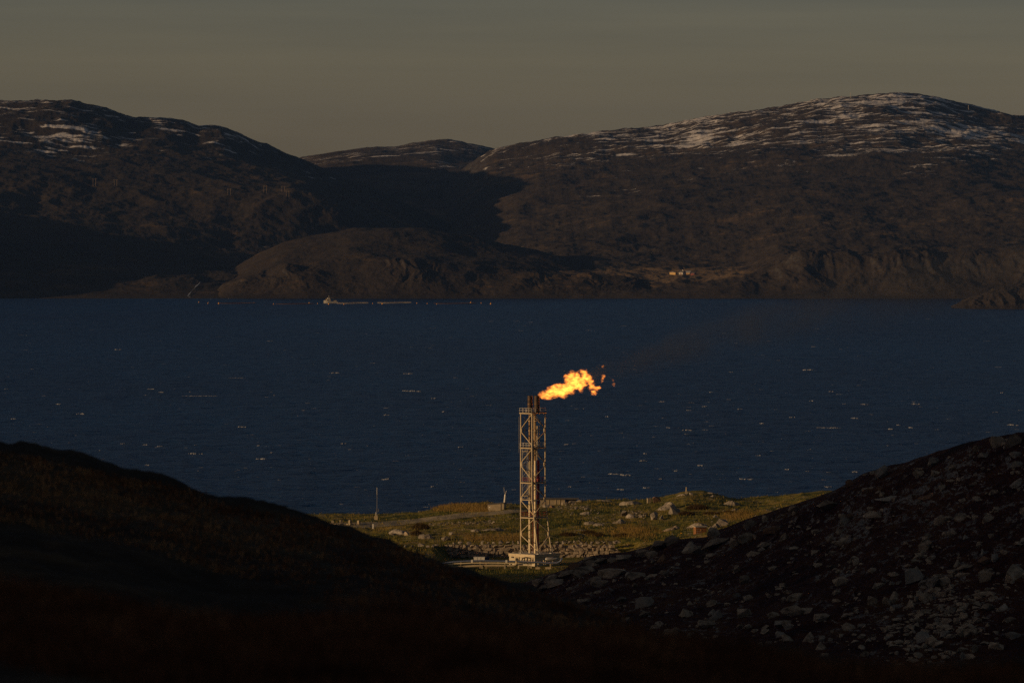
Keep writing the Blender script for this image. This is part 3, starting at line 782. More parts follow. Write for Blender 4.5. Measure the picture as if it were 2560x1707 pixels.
for pxq, pyq in ((1361.5, 1042), (1361, 1119), (1361, 1207), (1316, 1027), (1361, 1200)):
    mb = MB(); c = at(pxq, pyq, 3.4); mb.box(c, (0.3, 0.3, 0.55)); mb.build('floodlight', M_white, twr)

# ------------------------------------------------------------------ pipes and small plant in front of the building
def ppath(pts, Yq): return [P(a, b, Yq) for a, b in pts]
gz = 7.2
pipe1 = [(1085, 1413), (1108, 1408), (1132, 1404.5), (1165, 1402.5), (1205, 1401.5), (1250, 1402.5), (1300, 1403.5), (1340, 1405), (1366, 1407), (1392, 1407), (1402, 1402), (1404, 1394)]
t = thing('pipeline', P(1210, 1418, 1562), 'silver clad pipeline curving along to the flare building', 'pipe')
o_ = Vector(t.location)
mb = MB(); mb.path([p - o_ for p in ppath(pipe1, 1562)], 0.30, 10); mb.build('cladding', M_silver, t, smooth=True)
mb = MB()
for px in (1120, 1152, 1200, 1245, 1296, 1345, 1376):
    c = P(px, np.interp(px, [p[0] for p in pipe1], [p[1] for p in pipe1]), 1562)
    MB().box(Vector((c.x, c.y, (c.z + 6.6) / 2 - 0.1)) - o_, (0.35, 0.35, c.z - 6.6)).build('pipe_support', M_tan, t)
mb = MB()
for px in (1180, 1266):
    c = P(px, np.interp(px, [p[0] for p in pipe1], [p[1] for p in pipe1]), 1562) - o_
    MB().box(c, (0.5, 0.75, 0.8)).build('clamp', M_white, t)
pipe2 = [(1085, 1418), (1108, 1412.5), (1140, 1408.5), (1180, 1406.8), (1230, 1406.5), (1290, 1407.5), (1330, 1409)]
t = thing('pipeline', P(1210, 1419, 1560.6), 'thin yellow pipe running below the silver clad pipeline', 'pipe')
o_ = Vector(t.location)
mb = MB(); mb.path([p - o_ for p in ppath(pipe2, 1560.6)], 0.16, 8); mb.build('pipe_run', M_pipe, t, smooth=True)
mb = MB()
for px in (1130, 1215, 1262, 1320):
    c = P(px, np.interp(px, [p[0] for p in pipe2], [p[1] for p in pipe2]), 1560.6)
    MB().box(Vector((c.x, c.y, (c.z + 6.6) / 2)) - o_, (0.22, 0.22, c.z - 6.6)).build('pipe_support', M_tan, t)
duct = [(1090, 1424), (1120, 1419), (1150, 1416.2), (1185, 1414.2), (1230, 1413.2), (1270, 1413.6), (1284, 1413.8), (1289, 1412), (1291, 1407.5), (1291, 1396)]
t = thing('duct', P(1210, 1419, 1557), 'fat tan duct lying in front of the pipelines, bent upright at its end', 'duct')
o_ = Vector(t.location)
mb = MB(); mb.path([p - o_ for p in ppath(duct, 1557)], 0.31, 10); mb.build('duct_body', M_tan, t, smooth=True)
mb = MB()
for px, py in ((1150, 1416.2), (1205, 1413.8), (1262, 1413.6)):
    c = P(px, py, 1557) - o_; MB().box(c - Vector((0, 0, 0.25)), (0.4, 0.9, 0.9)).build('saddle', M_conc, t)
t = thing('equipment_box', P(1198, 1402, 1572), 'white three panelled equipment box behind the silver pipeline', 'box')
mb = MB(); mb.box((0, 0, 0.55), (3.0, 1.8, 1.1)); bx = mb.build('cabinet', M_white, t)
mb = MB(); mb.box((2.2, 0.35, 0.5), (1.2, 1.1, 1.0)); mb.build('annex', M_navy, t)
mb = MB()
for q in (-0.55, 0.45): MB().box((q, -0.91, 0.55), (0.06, 0.03, 1.05)).build('panel_joint', M_dark, bx)
mb = MB(); mb.box((0, 0, 1.14), (3.16, 1.95, 0.08)); mb.build('lid', M_white, t)
t = thing('pipe_trestle', P(1312, 1420, 1556), 'low cream steel trestle in front of the building corner', 'trestle')
mb = MB(); mb.box((0.05, 0, 0.78), (3.7, 0.3, 0.16)); mb.build('beam', M_cream, t)
mb = MB(); mb.box((1.75, 0, 0.36), (0.22, 0.3, 0.72)); mb.build('post', M_cream, t)
mb = MB(); mb.tube((0.9, 0, 0.72), (1.68, 0, 0.1), 0.07, 6); mb.build('brace', M_cream, t)
mb = MB(); mb.box((-1.7, 0, 0.36), (0.16, 0.25, 0.72)); mb.build('post', M_cream, t)
t = thing('valve_skid', P(1316, 1409, 1566), 'railed valve skid with standing pipes against the lit building wall', 'valve skid')
mb = MB()
for q in (-2.0, -1.2, -0.4, 0.4, 1.2, 2.0): mb.tube((q, -0.4, 0), (q, -0.4, 1.75), 0.045, 5)
for hz in (1.1, 1.75): mb.tube((-2.0, -0.4, hz), (2.0, -0.4, hz), 0.045, 5)
mb.build('railing', M_dark, t)
for q, r, m_ in ((-0.55, 0.22, M_tan), (0.25, 0.25, M_tan), (1.05, 0.16, M_cream), (1.7, 0.2, M_cream)):
    mb = MB(); mb.tube((q, 0.1, 0), (q, 0.1, 1.55), r, 10); mb.tube((q, 0.1, 1.0), (q, 0.1, 1.12), r + 0.12, 10); mb.build('standing_pipe', m_, t)
mb = MB(); mb.path([(-1.3, 0.1, 0.1), (-1.2, 0.1, 1.2), (-0.9, 0.1, 1.62), (0, 0.1, 1.78), (0.9, 0.1, 1.66), (1.35, 0.1, 1.3)], 0.17, 8); mb.build('header_pipe', M_dark, t)
t = thing('separator_vessel', P(1375, 1410, 1567), 'rounded pale steel vessel on a saddle beside the shaded building wall', 'vessel')
mb = MB()
prof = [(-1.35, 0.05), (-1.25, 0.35), (-1.0, 0.52), (0.9, 0.52), (1.2, 0.36), (1.35, 0.05)]
n = 14; vs = []
for xx, rr in prof: vs += [(xx, rr * math.cos(2 * math.pi * i / n), 1.45 + rr * math.sin(2 * math.pi * i / n)) for i in range(n)]
mb.add(vs, [(j * n + i, j * n + (i + 1) % n, (j + 1) * n + (i + 1) % n, (j + 1) * n + i) for j in range(5) for i in range(n)] + [tuple(range(n)), tuple(range(5 * n, 6 * n))])
mb.build('shell', M_galv, t, smooth=True)
for q in (-0.8, 0.7):
    mb = MB(); mb.box((q, 0, 0.5), (0.3, 0.9, 1.0)); mb.build('saddle', M_conc, t)
for q, h in ((-1.7, 1.2), (-1.2, 0.9)):
    mb = MB(); mb.tube((q, -0.6, 0), (q, -0.6, h), 0.13, 8); mb.tube((q, -0.6, h * 0.8), (q, -0.6, h * 0.9), 0.24, 8); mb.build('nozzle', M_cream, t)
mb = MB(); mb.path([(0.9, -0.5, 1.5), (1.7, -0.4, 1.62), (2.2, 0.2, 1.3), (2.3, 0.6, 0.6)], 0.2, 8); mb.build('outlet_pipe', M_galv, t)
for px, wd, lab in ((1344, 1.2, 'small cream concrete plinth below the building corner'), (1369, 1.3, 'low cream concrete plinth under the steel vessel')):
    c = P(px, 1421, 1556.5); t = thing('plinth', c, lab, 'plinth')
    mb = MB(); mb.box((0, 0, 0.15), (wd, 0.9, 0.5)); mb.box((0, 0, 0.42), (wd * 0.94, 0.8, 0.05)); mb.build('block', M_tan, t)

# ------------------------------------------------------------------ small buildings and marks on the headland crest
def on_site(px, py):
    h = SITE.hit(px, py)
    return h if h is not None else P(px, py, 1780)
# concrete hut, its long wall facing left-front
c = on_site(1255, 1274)
t = thing('hut', c, 'small concrete hut with dark roof edge beside the gravel road', 'hut', rz=R(-28))
Lw, Dw = 5.6, 3.4
def quadbox(mb, x0, x1, y0, y1, z0, zl, zr):
    mb.add([(x0, y0, z0), (x1, y0, z0), (x1, y1, z0), (x0, y1, z0), (x0, y0, zl), (x1, y0, zr), (x1, y1, zr), (x0, y1, zl)],
           [(3, 2, 1, 0), (4, 5, 6, 7), (0, 1, 5, 4), (1, 2, 6, 5), (2, 3, 7, 6), (3, 0, 4, 7)])
t.rotation_euler = (0, 0, R(-10))
mb = MB(); quadbox(mb, -4.4, 0.6, 0, 3.6, -1.2, 1.5, 1.95); wl = mb.build('wall', M_conc, t)
mb = MB(); mb.add([(-4.6, -0.2, 1.5), (0.75, -0.2, 1.98), (0.75, 3.8, 1.98), (-4.6, 3.8, 1.5), (-4.6, -0.2, 1.72), (0.75, -0.2, 2.2), (0.75, 3.8, 2.2), (-4.6, 3.8, 1.72)], [(3, 2, 1, 0), (4, 5, 6, 7), (0, 1, 5, 4), (1, 2, 6, 5), (2, 3, 7, 6), (3, 0, 4, 7)]); mb.build('roof', M_roof, t)
mb = MB(); mb.tube((-0.35, -0.06, -1.0), (-0.35, -0.06, 1.82), 0.08, 6); mb.build('drainpipe', M_roof, t)
mb = MB(); mb.box((-3.8, -0.03, 0.75), (0.42, 0.04, 0.32)); mb.build('wall_sign', M_white, t)
t2 = thing('antenna_post', c + Vector((0.5, 1.4, 2.05)), 'leaning pale post with antenna whips standing behind the concrete hut', 'antenna')
t2.location = P(1260, 1256, c.y + 2.5)
mb = MB(); mb.tube((0, 0, -1.6), (0.38, 0, 2.5), 0.27, 10, 0.24); ps = mb.build('post', M_white, t2)
mb = MB(); mb.tube((0.62, 0, -0.6), (0.66, 0, 2.4), 0.07, 6); mb.build('cable_conduit', M_galv, t2)
for a, b in (((0.25, 0, 2.5), (0.05, 0, 3.6)), ((0.1, 0, 3.4), (-0.02, 0, 4.7)), ((0.4, 0, 2.5), (0.75, 0, 3.7)), ((0.2, 0, 3.1), (0.75, 0, 3.2))):
    mb = MB(); mb.tube(a, b, 0.06, 5); mb.build('whip', M_galv, t2)
# long flat-roofed building right of the tower
c = P(1384, 1266, 1772)
t = thing('flat_roofed_building', c, 'long low concrete building with overhanging dark flat roof on the crest', 'building')
mb = MB(); mb.box((-0.3, 2, 0.2), (7.6, 4, 4.2)); wl = mb.build('wall', M_conc, t)
for q in (-1.6, 0.6, 1.9):
    mb = MB(); mb.box((q, -0.04, 0.6), (0.28, 0.1, 3.2)); mb.build('pilaster', M_tan, wl)
mb = MB(); mb.box((1.6, 2, 2.44), (12.6, 5, 0.26)); mb.build('roof', M_roof, t)
mb = MB(); mb.box((5.4, 2.2, 0.3), (3.4, 3.2, 4.0)); mb.build('annex', M_roof, t)
# mast with pale top
c = on_site(940, 1299)
t = thing('mast', c, 'thin antenna mast with pale top rod on a concrete foot at the shore', 'mast')
k = c.y / F_PX
mb = MB(); mb.box((0, 0, 4 * k), (9 * k, 1.2, 11 * k)); mb.box((0.6 * k, 0, 10 * k), (6 * k, 0.8, 3.5 * k)); mb.build('foot', M_tan, t)
mb = MB(); mb.tube((2.5 * k, 0, 8 * k), (2.5 * k, 0, 66 * k), 0.055, 6); mb.build('pole', M_galv, t)
mb = MB(); mb.tube((2.5 * k, 0, 63 * k), (2.5 * k, 0, 81 * k), 0.08, 8); mb.build('top_rod', M_galv, t)
for q in (1.0, 5.5):
    mb = MB(); mb.box((q * k, 0, 24 * k), (1.3 * k, 0.3, 7 * k)); mb.build('antenna_panel', M_galv, t)
mb = MB(); mb.tube((0, 0, 10 * k), (0, 0, 19 * k), 0.1, 6); mb.build('stub_pole', M_white, t)
# roadside marker posts and blocks
c = on_site(932.5, 1321)
t = tag(MB().box((0, 0, 0.6), (0.42, 0.42, 1.5)).box((0, 0, 1.38), (0.46, 0.46, 0.1)).build('marker_post', M_white, None, c), 'short white marker post standing in the grass below the gravel road', 'post')
blk = None
for i, px in enumerate((831, 853, 875.5, 897)):
    c = on_site(px, 1311 - (1 if i in (1, 2) else 0))
    if blk is None:
        o = MB().box((0, 0, 0.45), (0.75, 0.75, 1.5)).box((0, 0, 1.23), (0.62, 0.62, 0.1)).build('barrier_block', M_conc, None, c)
    else:
        o = blk.copy(); scene.collection.objects.link(o); o.location = c
    blk = o
    o.rotation_euler = (0, 0, 0.3 * i)
    tag(o, ('first small concrete block from the dark moor edge on the stone kerb', 'second small concrete block from the dark moor edge on the stone kerb', 'third small concrete block from the dark moor edge on the stone kerb', 'last small concrete block of the kerb, nearest the white marker post')[i], 'block', 'concrete blocks along the road edge')
mb = MB()
ptsk = [on_site(px, 1312) for px in range(822, 900, 6)]
rr = random.Random(3)
for a in ptsk: mb.box(Vector(a) - Vector(ptsk[0]) + Vector((0, 0, 0.15)), (0.8, 0.7, 0.45 + rr.random() * 0.25), rr.random())
tag(mb.build('stone_kerb', M_conc, None, ptsk[0]), 'low stone kerb at the road edge under the four concrete blocks', 'kerb')
# white cairn on the rocky knoll and a square block left of it
c = on_site(1716, 1234)
t = thing('cairn', c, 'pale stone pillar on a stepped base on top of the rocky knoll', 'cairn')
k = c.y / F_PX
mb = MB(); mb.tube((0, 0, 6 * k), (0, 0, 17 * k), 1.7 * k, 8, 1.4 * k); mb.build('pillar', M_tan, t)
mb = MB(); mb.box((-0.3 * k, 0, 1.5 * k), (6.5 * k, 0.8, 8 * k)); mb.box((-0.3 * k, 0, 6 * k), (5.2 * k, 0.7, 1.2 * k)); mb.build('base', M_conc, t)
c = on_site(1622.5, 1257)
k = c.y / F_PX
tag(MB().box((0, 0, 5 * k), (9 * k, 1.0, 13 * k), 0.25).box((0, 0, 11.6 * k), (8.4 * k, 0.9, 0.5 * k), 0.25).build('bunker_block', M_conc, None, c), 'square upright concrete block on the grassy crest left of the cairn', 'block')
# brown shed behind the dark rocks
c = P(1753, 1340, 1606)
t = thing('shed', c, 'small brown boarded shed with pale flat roof behind the dark boulders', 'shed', rz=R(14))
k = 1606 / F_PX
mb = MB(); mb.box((0, 1.2, 11 * k), (28 * k, 2.6, 24 * k)); mb.build('wall', M_wood, t)
mb = MB(); mb.box((0, 1.2, 23.8 * k), (32 * k, 3.1, 2.2 * k)); mb.build('roof', M_roofpale, t)
mb = MB(); mb.box((-1.3 * k, -0.13, 16 * k), (2.6 * k, 0.05, 2.2 * k)); mb.build('wall_sign', M_yellow, t)
c = P(1702.5, 1335, 1625)
tag(MB().tube((0, 0, -0.5), (0, 0, 0.3), 0.05, 6).box((0, 0, 0.3), (0.34, 0.1, 0.34)).build('fence_sign', M_yellow, None, c), 'tiny yellow sign on the wire fence left of the brown shed', 'sign')

# wire fences
M_fence = mat_plain('old_fence_steel', (0.12, 0.11, 0.08), 0.7, 0.2, 0.2, 1.0)
def fence(pxs, py_fn, base, label, hgt=2.2):
    t = thing('wire_fence', base, label, 'fence')
    pts = []
    for px in pxs:
        q = SITE.hit(px, py_fn(px))
        if q is None: continue
        pts.append(Vector(q) - Vector(base))
    for p in pts:
        mb = MB(); mb.tube(p - Vector((0, 0, 0.4)), p + Vector((0, 0, hgt)), 0.028, 5); mb.build('post', M_fence, t)
    mb = MB()
    for a, b in zip(pts[:-1], pts[1:]):
        for hz in (0.3, 0.9, 1.5, hgt - 0.05): mb.tube(a + Vector((0, 0, hz)), b + Vector((0, 0, hz)), 0.012, 3)
    mb.build('wire', M_galv, t)
fence([1708 + 9 * i for i in range(6)], lambda px: 1341, on_site(1708, 1341), 'short wire fence with thin posts joining the brown shed')
fence([1010 + 17.0 * i for i in range(22)], lambda px: 1352 + 0.004 * (px - 1010), on_site(1010, 1352), 'thin wire fence running in the grass behind the dry stone wall')
# ------------------------------------------------------------------ gravel road
def road():
    g = G('gravel')
    p = g.pos()
    a = g.noise(p, 0.3, 4, 0.6); b = g.noise(p, 2.5, 4, 0.7)
    c = g.ramp(g.math('ADD', g.math('MULTIPLY', a, 0.6), g.math('MULTIPLY', b, 0.4)), [(0.35, (0.20, 0.165, 0.115)), (0.65, (0.36, 0.30, 0.21))])
    g.principled(c, 0.95, g.bump(b, 0.6, 0.1), spec=0.1)
    up = ip([(560, 1312), (780, 1309), (890, 1306), (960, 1304), (1040, 1297), (1100, 1289), (1160, 1282), (1215, 1280), (1290, 1273), (1340, 1270)])
    lo = ip([(560, 1322), (780, 1320), (930, 1319), (1000, 1313), (1060, 1305), (1130, 1298), (1200, 1291), (1260, 1285), (1340, 1276)])
    vs, fs, m = [], [], 7
    pxs = np.arange(560, 1341, 6)
    for px in pxs:
        for j in range(m):
            q = on_site(px, up(px) + (lo(px) - up(px)) * j / (m - 1))
            vs.append((q.x, q.y, q.z + 0.10))
    for i in range(len(pxs) - 1):
        for j in range(m - 1):
            fs.append((i * m + j, i * m + j + 1, (i + 1) * m + j + 1, (i + 1) * m + j))
    tag(MB().add(vs, fs).build('road', g.m, smooth=True), kind='structure')
road()

# ------------------------------------------------------------------ rocks
M_rock = mat_rock('pale_granite', (0.38, 0.325, 0.255), (0.15, 0.125, 0.095), 0.8, 0.35)
M_rockd = mat_rock('warm_lit_grey_granite', (0.50, 0.39, 0.27), (0.11, 0.08, 0.052), 0.7, 0.6)  # grey stone, its colour warmed to carry warm light on the hillside
M_rocko = mat_rock('rusty_sunlit_granite', (0.34, 0.20, 0.11), (0.13, 0.075, 0.045), 0.7, 0.4)  # rust tone of some stones; on the skyline block it carries orange sunlight
def rock_mesh(name, seed, flat=0.7, n=18, mat_=None, cuts=2):
    rr = random.Random(seed)
    bm = bmesh.new()
    for i in range(n):
        v = Vector((rr.gauss(0, 1), rr.gauss(0, 1), rr.gauss(0, 1))).normalized()
        # push towards a blocky shape
        mx = max(abs(v.x), abs(v.y), abs(v.z)); v = v.lerp(v / mx * 0.85, 0.8)
        bm.verts.new((v.x * 0.5, v.y * 0.5, v.z * 0.5 * flat / 0.7 + 0.0))
    bmesh.ops.convex_hull(bm, input=bm.verts)
    for v in [v for v in bm.verts if not v.link_faces]: bm.verts.remove(v)
    bmesh.ops.bevel(bm, geom=list(bm.edges), offset=0.012, segments=1, affect='EDGES')
    bmesh.ops.triangulate(bm, faces=bm.faces)
    bmesh.ops.subdivide_edges(bm, edges=[e for e in bm.edges if e.calc_length() > 0.16], cuts=1, use_grid_fill=True)
    for v in bm.verts:
        v.co += Vector((rr.uniform(-1, 1), rr.uniform(-1, 1), rr.uniform(-1, 1))) * 0.014
    zmin = min(v.co.z for v in bm.verts); zmax = max(v.co.z for v in bm.verts)
    xs = [v.co.x for v in bm.verts]; sx = max(xs) - min(xs); ys = [v.co.y for v in bm.verts]; sy_ = max(ys) - min(ys)
    for v in bm.verts: v.co = Vector((v.co.x / sx, v.co.y / sy_, (v.co.z - zmin) / (zmax - zmin)))   # unit box, base at z = 0
    me = bpy.data.meshes.new(name); bm.to_mesh(me); bm.free()
    return me
def slab_mesh(seed):
    # ice-smoothed whale-backed bedrock: low dome, steep on one side, split by joints
    bm = bmesh.new(); bmesh.ops.create_icosphere(bm, subdivisions=4, radius=0.5)
    co = np.array([v.co[:] for v in bm.verts])
    x, y, z = co.T
    z = np.where(z > 0, z, z * 0.2)
    z = z * (0.8 + 0.55 * fbm(x * 2.2 + seed * 7, y * 2.2, 4)) * (1.0 + 0.9 * np.where(seed % 2, x, -x))
    st = z * 9 + 0.6 * fbm(x * 3, y * 3 + seed, 3)
    z = z + 0.018 * np.sin(st * 2 * np.pi / 2.2)
    jx = fbm(x * 3 + seed * 3.3, y * 3, 2)
    z = z - 0.07 * np.exp(-(jx / 0.05) ** 2) * (z > 0.02)
    r = 1 + 0.28 * fbm(np.cos(np.arctan2(y, x)) * 1.5 + seed, np.sin(np.arctan2(y, x)) * 1.5, 3)
    x, y = x * r, y * r
    x, y = x / (x.max() - x.min()), y / (y.max() - y.min()); z = (z - z.min()) / (z.max() - z.min())
    for v, a, b, c in zip(bm.verts, x, y, z): v.co = (a, b, c)
    me = bpy.data.meshes.new('slab'); bm.to_mesh(me); bm.free()
    return me
SLABS = [slab_mesh(i) for i in range(6)]
ROCKS = [rock_mesh('boulder', 100 + i, n=(9, 11, 14)[i % 3]) for i in range(12)]
_rv = {}
def rock_variant(i, mat_):
    k = (i, mat_.name)
    if k not in _rv:
        me = ROCKS[i].copy(); me.materials.append(mat_); _rv[k] = me
    return _rv[k]
rr = random.Random(11)
def boulder(p, w_, h_, d_, label, group, mat_, tilt=0.0, sink=0.12, name='boulder', rz=None, i=None):
    if name == 'bedrock_outcrop':
        k_ = ('s', rr.randrange(6), mat_.name)
        if k_ not in _rv: me = SLABS[k_[1]].copy(); me.materials.append(mat_); _rv[k_] = me
        o = bpy.data.objects.new(name, _rv[k_])
    else:
        o = bpy.data.objects.new(name, rock_variant(rr.randrange(len(ROCKS)) if i is None else i, mat_))
    scene.collection.objects.link(o)
    o.scale = (w_, d_, h_ * (1 + sink))
    o.rotation_euler = (rr.uniform(-.08, .08), tilt, rr.uniform(-0.45, 0.45) if rz is None else rz)
    o.location = (p.x, p.y + d_ * 0.3, p.z - h_ * sink)
    return tag(o, label, 'boulder', group)

# loose boulders along the top of the dry stone wall
line = [(1013, 1367, 9, 6), (1030, 1367, 12, 5), (1052, 1366, 16, 9), (1070, 1368, 11, 6), (1082, 1367, 7, 7), (1092, 1365, 12, 6), (1122, 1363, 7, 4), (1136, 1362, 9, 5), (1151, 1361, 12, 7), (1173, 1361, 14, 7), (1206, 1360, 8, 9), (1221, 1361, 7, 6), (1235, 1361, 10, 6), (1252, 1361, 12, 9), (1269, 1361, 13, 7), (1282, 1361, 5, 9), (1299, 1361, 12, 9), (1349, 1361, 7, 6), (1364, 1361, 10, 9), (1378, 1361, 8, 6), (1394, 1362, 12, 8), (1407, 1361, 7, 9), (1423, 1362, 11, 8), (1437, 1361, 9, 10), (1453, 1361, 8, 7), (1465, 1362, 8, 6), (1480, 1361, 8, 7), (1495, 1360, 12, 8), (1511, 1360, 9, 7), (1526, 1359, 12, 9), (1538, 1359, 11, 8)]
for px, py, w_, h_ in line:
    q = on_site(px, py); k = q.y / F_PX
    if px > 1115: q = Vector((X(px, 1617), 1617, 10.62)); k = 1617 / F_PX
    boulder(q, w_ * k, h_ * k, max(w_ * 0.8, 6) * k, 'pale boulder in the line along the top of the dry stone wall', 'boulders lined up along the wall top', M_rock)
# the wall itself: courses of fitted stones
M_wallstone = mat_rock('wall_stone', (0.44, 0.36, 0.26), (0.17, 0.135, 0.095), 0.8, 0.25)
mb_v = MB(); rw = random.Random(5)
zc = 7.0
for course in range(4):
    hgt = rw.uniform(0.8, 1.0); x = X(1112, 1616); xe = X(1546 - course * 4, 1616)
    while x < xe:
        wd = rw.choice([0.7, 0.9, 1.2, 1.5, 1.9]) * rw.uniform(0.8, 1.15)
        if rw.random() > 0.05:
            me = ROCKS[rw.randrange(12)]
            s = (wd * 1.0, rw.uniform(1.2, 1.5), hgt * rw.uniform(0.92, 1.05))
            yo = 1615.4 + rw.uniform(-0.15, 0.25); zo = zc + rw.uniform(-0.04, 0.06); a = rw.uniform(-0.12, 0.12)
            # squarer than loose stones
            def sq(v): return Vector((max(-.49, min(.49, v.x * 1.6)), max(-.47, min(.47, v.y * 1.5)), max(0.01, min(0.99, 0.5 + (v.z - 0.5) * 1.6))))
            vs = []
            for v in me.vertices:
                u = sq(v.co); vs.append((x + wd / 2 + u.x * s[0] - u.y * a, yo + u.y * s[1] + u.x * a, zo + u.z * s[2]))
            mb_v.add(vs, [tuple(p.vertices) for p in me.polygons])
        x += wd * 1.02
    zc += hgt * 0.98
mb_v.box(((X(1112, 1616) + X(1530, 1616)) / 2, 1615.9, 8.7), (X(1530, 1616) - X(1112, 1616), 0.9, 3.4))
tag(mb_v.build('dry_stone_wall', M_wallstone), 'long dry stone retaining wall of fitted blocks behind the flare building', 'wall')
# dark gap behind the stones is the earth face of the ground itself

# bedrock slabs and boulders on the sunlit headland: px, py of centre, width, height, tilt, kind, label
sl = [
 (1665, 1260, 52, 22, -0.22, 0, 'whale-backed pale slab rising left of the cairn knoll'),
 (1689, 1277, 32, 20, -0.1, 0, 'rounded pale boulder below the whale-backed slab'),
 (1545, 1300, 34, 14, -0.1, 0, 'pale slab under the rubble heap on the green slope'),
 (1579, 1286, 26, 14, 0.1, 0, 'rough boulder in the rubble heap on the green slope'),
 (1560, 1284, 22, 14, -0.1, 0, 'pale stone at the left end of the rubble heap'),
 (1604, 1287, 18, 10, 0.1, 0, 'flat stone at the right end of the rubble heap'),
 (1476, 1304, 30, 10, -0.15, 0, 'low pale slab in the grass right of the tower'),
 (1500, 1308, 30, 9, 0.0, 0, 'thin grey slab beside the low pale slab'),
 (1744, 1309, 46, 15, -0.12, 0, 'long tilted slab directly above the brown shed'),
 (1785, 1311, 30, 16, -0.1, 0, 'fractured slab right above the shed'),
 (1808, 1306, 30, 20, -0.15, 0, 'higher fractured slab right of the shed roof'),
 (1640, 1290, 20, 20, -0.3, 0, 'upright pale boulder on the green slope'),
 (1653, 1293, 14, 12, 0.1, 0, 'small pale boulder beside the upright one'),
 (1515, 1250, 40, 6, 0.0, 0, 'flat pale slab on the crest skyline'),
 (1579, 1254, 54, 11, -0.08, 0, 'broad slab on the crest left of the square block'),
 (1641, 1249, 24, 15, 0.0, 2, 'brownish boulder next to the square upright block'),
 (1827, 1254, 38, 14, 0.0, 0, 'grey slab at the right foot of the cairn knoll'),
 (1929, 1281, 42, 24, 0.05, 1, 'large grey boulder where the dark hillside meets the grass'),
 (1464, 1280, 30, 9, 0.0, 0, 'group-like pale stone near the crest rubble'),
 (1778, 1231, 22, 5, -0.05, 0, 'flat slab on the skyline right of the cairn'),
 (1780, 1238, 18, 6, -0.05, 0, 'pale slab just under the skyline right of the cairn'),
 (1706, 1235, 26, 6, -0.15, 0, 'sloping slab at the foot of the cairn'),
 (1727, 1234, 10, 6, 0.1, 0, 'small block touching the cairn slab'),
 (1834, 1272, 22, 6, -0.2, 0, 'thin slab on the green slope under the knoll'),
 (1788, 1290, 16, 5, -0.1, 0, 'small slab on the grass above the fractured slabs'),
 (1680, 1317, 40, 12, -0.2, 1, 'dark slab left of the brown shed'),
 (1000, 1326, 54, 15, 0.05, 0, 'big pale whale-backed slab below the gravel road'),
 (982, 1333, 18, 6, 0.1, 0, 'small slab at the left foot of the big pale slab'),
 (1016, 1334, 14, 9, 0.1, 1, 'grey stone at the right foot of the big pale slab'),
 (1068, 1336, 36, 16, 0.08, 0, 'pale layered slab in the grass above the wall'),
 (1190, 1323, 22, 11, -0.1, 0, 'rounded boulder pair on the grass left of the tower'),
 (1231, 1320, 54, 11, 0.08, 0, 'low spreading slab left of the tower'),
 (1116, 1346, 22, 13, -0.2, 0, 'tilted pale stone just above the wall'),
 (1126, 1333, 11, 8, 0.3, 0, 'small bright stone on the green patch'),
 (1233, 1306, 9, 7, 0.1, 0, 'bright round stone at the end of the rubble strip'),
 (1370, 1262, 22, 8, 0.1, 0, 'leaning slab in front of the flat-roofed building'),
 (1382, 1266, 16, 6, 0.0, 2, 'orange slab in front of the flat-roofed building'),
 (1406, 1259, 6, 7, 0.1, 0, 'narrow stone by the building corner'),
 (1415, 1258, 8, 7, 0.1, 0, 'pale stone right of the building corner'),
 (1425, 1256, 10, 9, 0.1, 0, 'squarish stone on the crest right of the building'),
 (1431, 1260, 6, 6, 0.1, 0, 'small bright stone right of the squarish one'),
 (1449, 1250, 18, 7, -0.2, 0, 'ragged slab on the skyline right of the flat roof'),
 (1467, 1273, 14, 7, 0.1, 0, 'warm coloured stone under the crest rubble'),
 (1478, 1275, 9, 6, 0.1, 0, 'warm small stone beside it under the crest rubble'),
 (1515, 1384, 40, 14, -0.1, 0, 'broad sloping rock at the right end of the wall'),
 (1437, 1412, 20, 12, 0.0, 0, 'brown boulder in the building shadow'),
]
for px, py, w_, h_, tl, kd, lab in sl:
    q = on_site(px, py + h_ * 0.45); k = q.y / F_PX
    if w_ > 1.7 * h_ and w_ > 17:
        q = on_site(px, py + h_ * 0.62)
        boulder(q, w_ * k * 1.15, h_ * k * 0.78, w_ * k * 0.9, lab, None, (M_rock, M_rockd, M_rocko)[kd], tl * 0.5, 0.3, name='bedrock_outcrop')
    else: boulder(q, w_ * k, h_ * k, w_ * k * 0.8, lab, None, (M_rock, M_rockd, M_rocko)[kd], tl, 0.25)

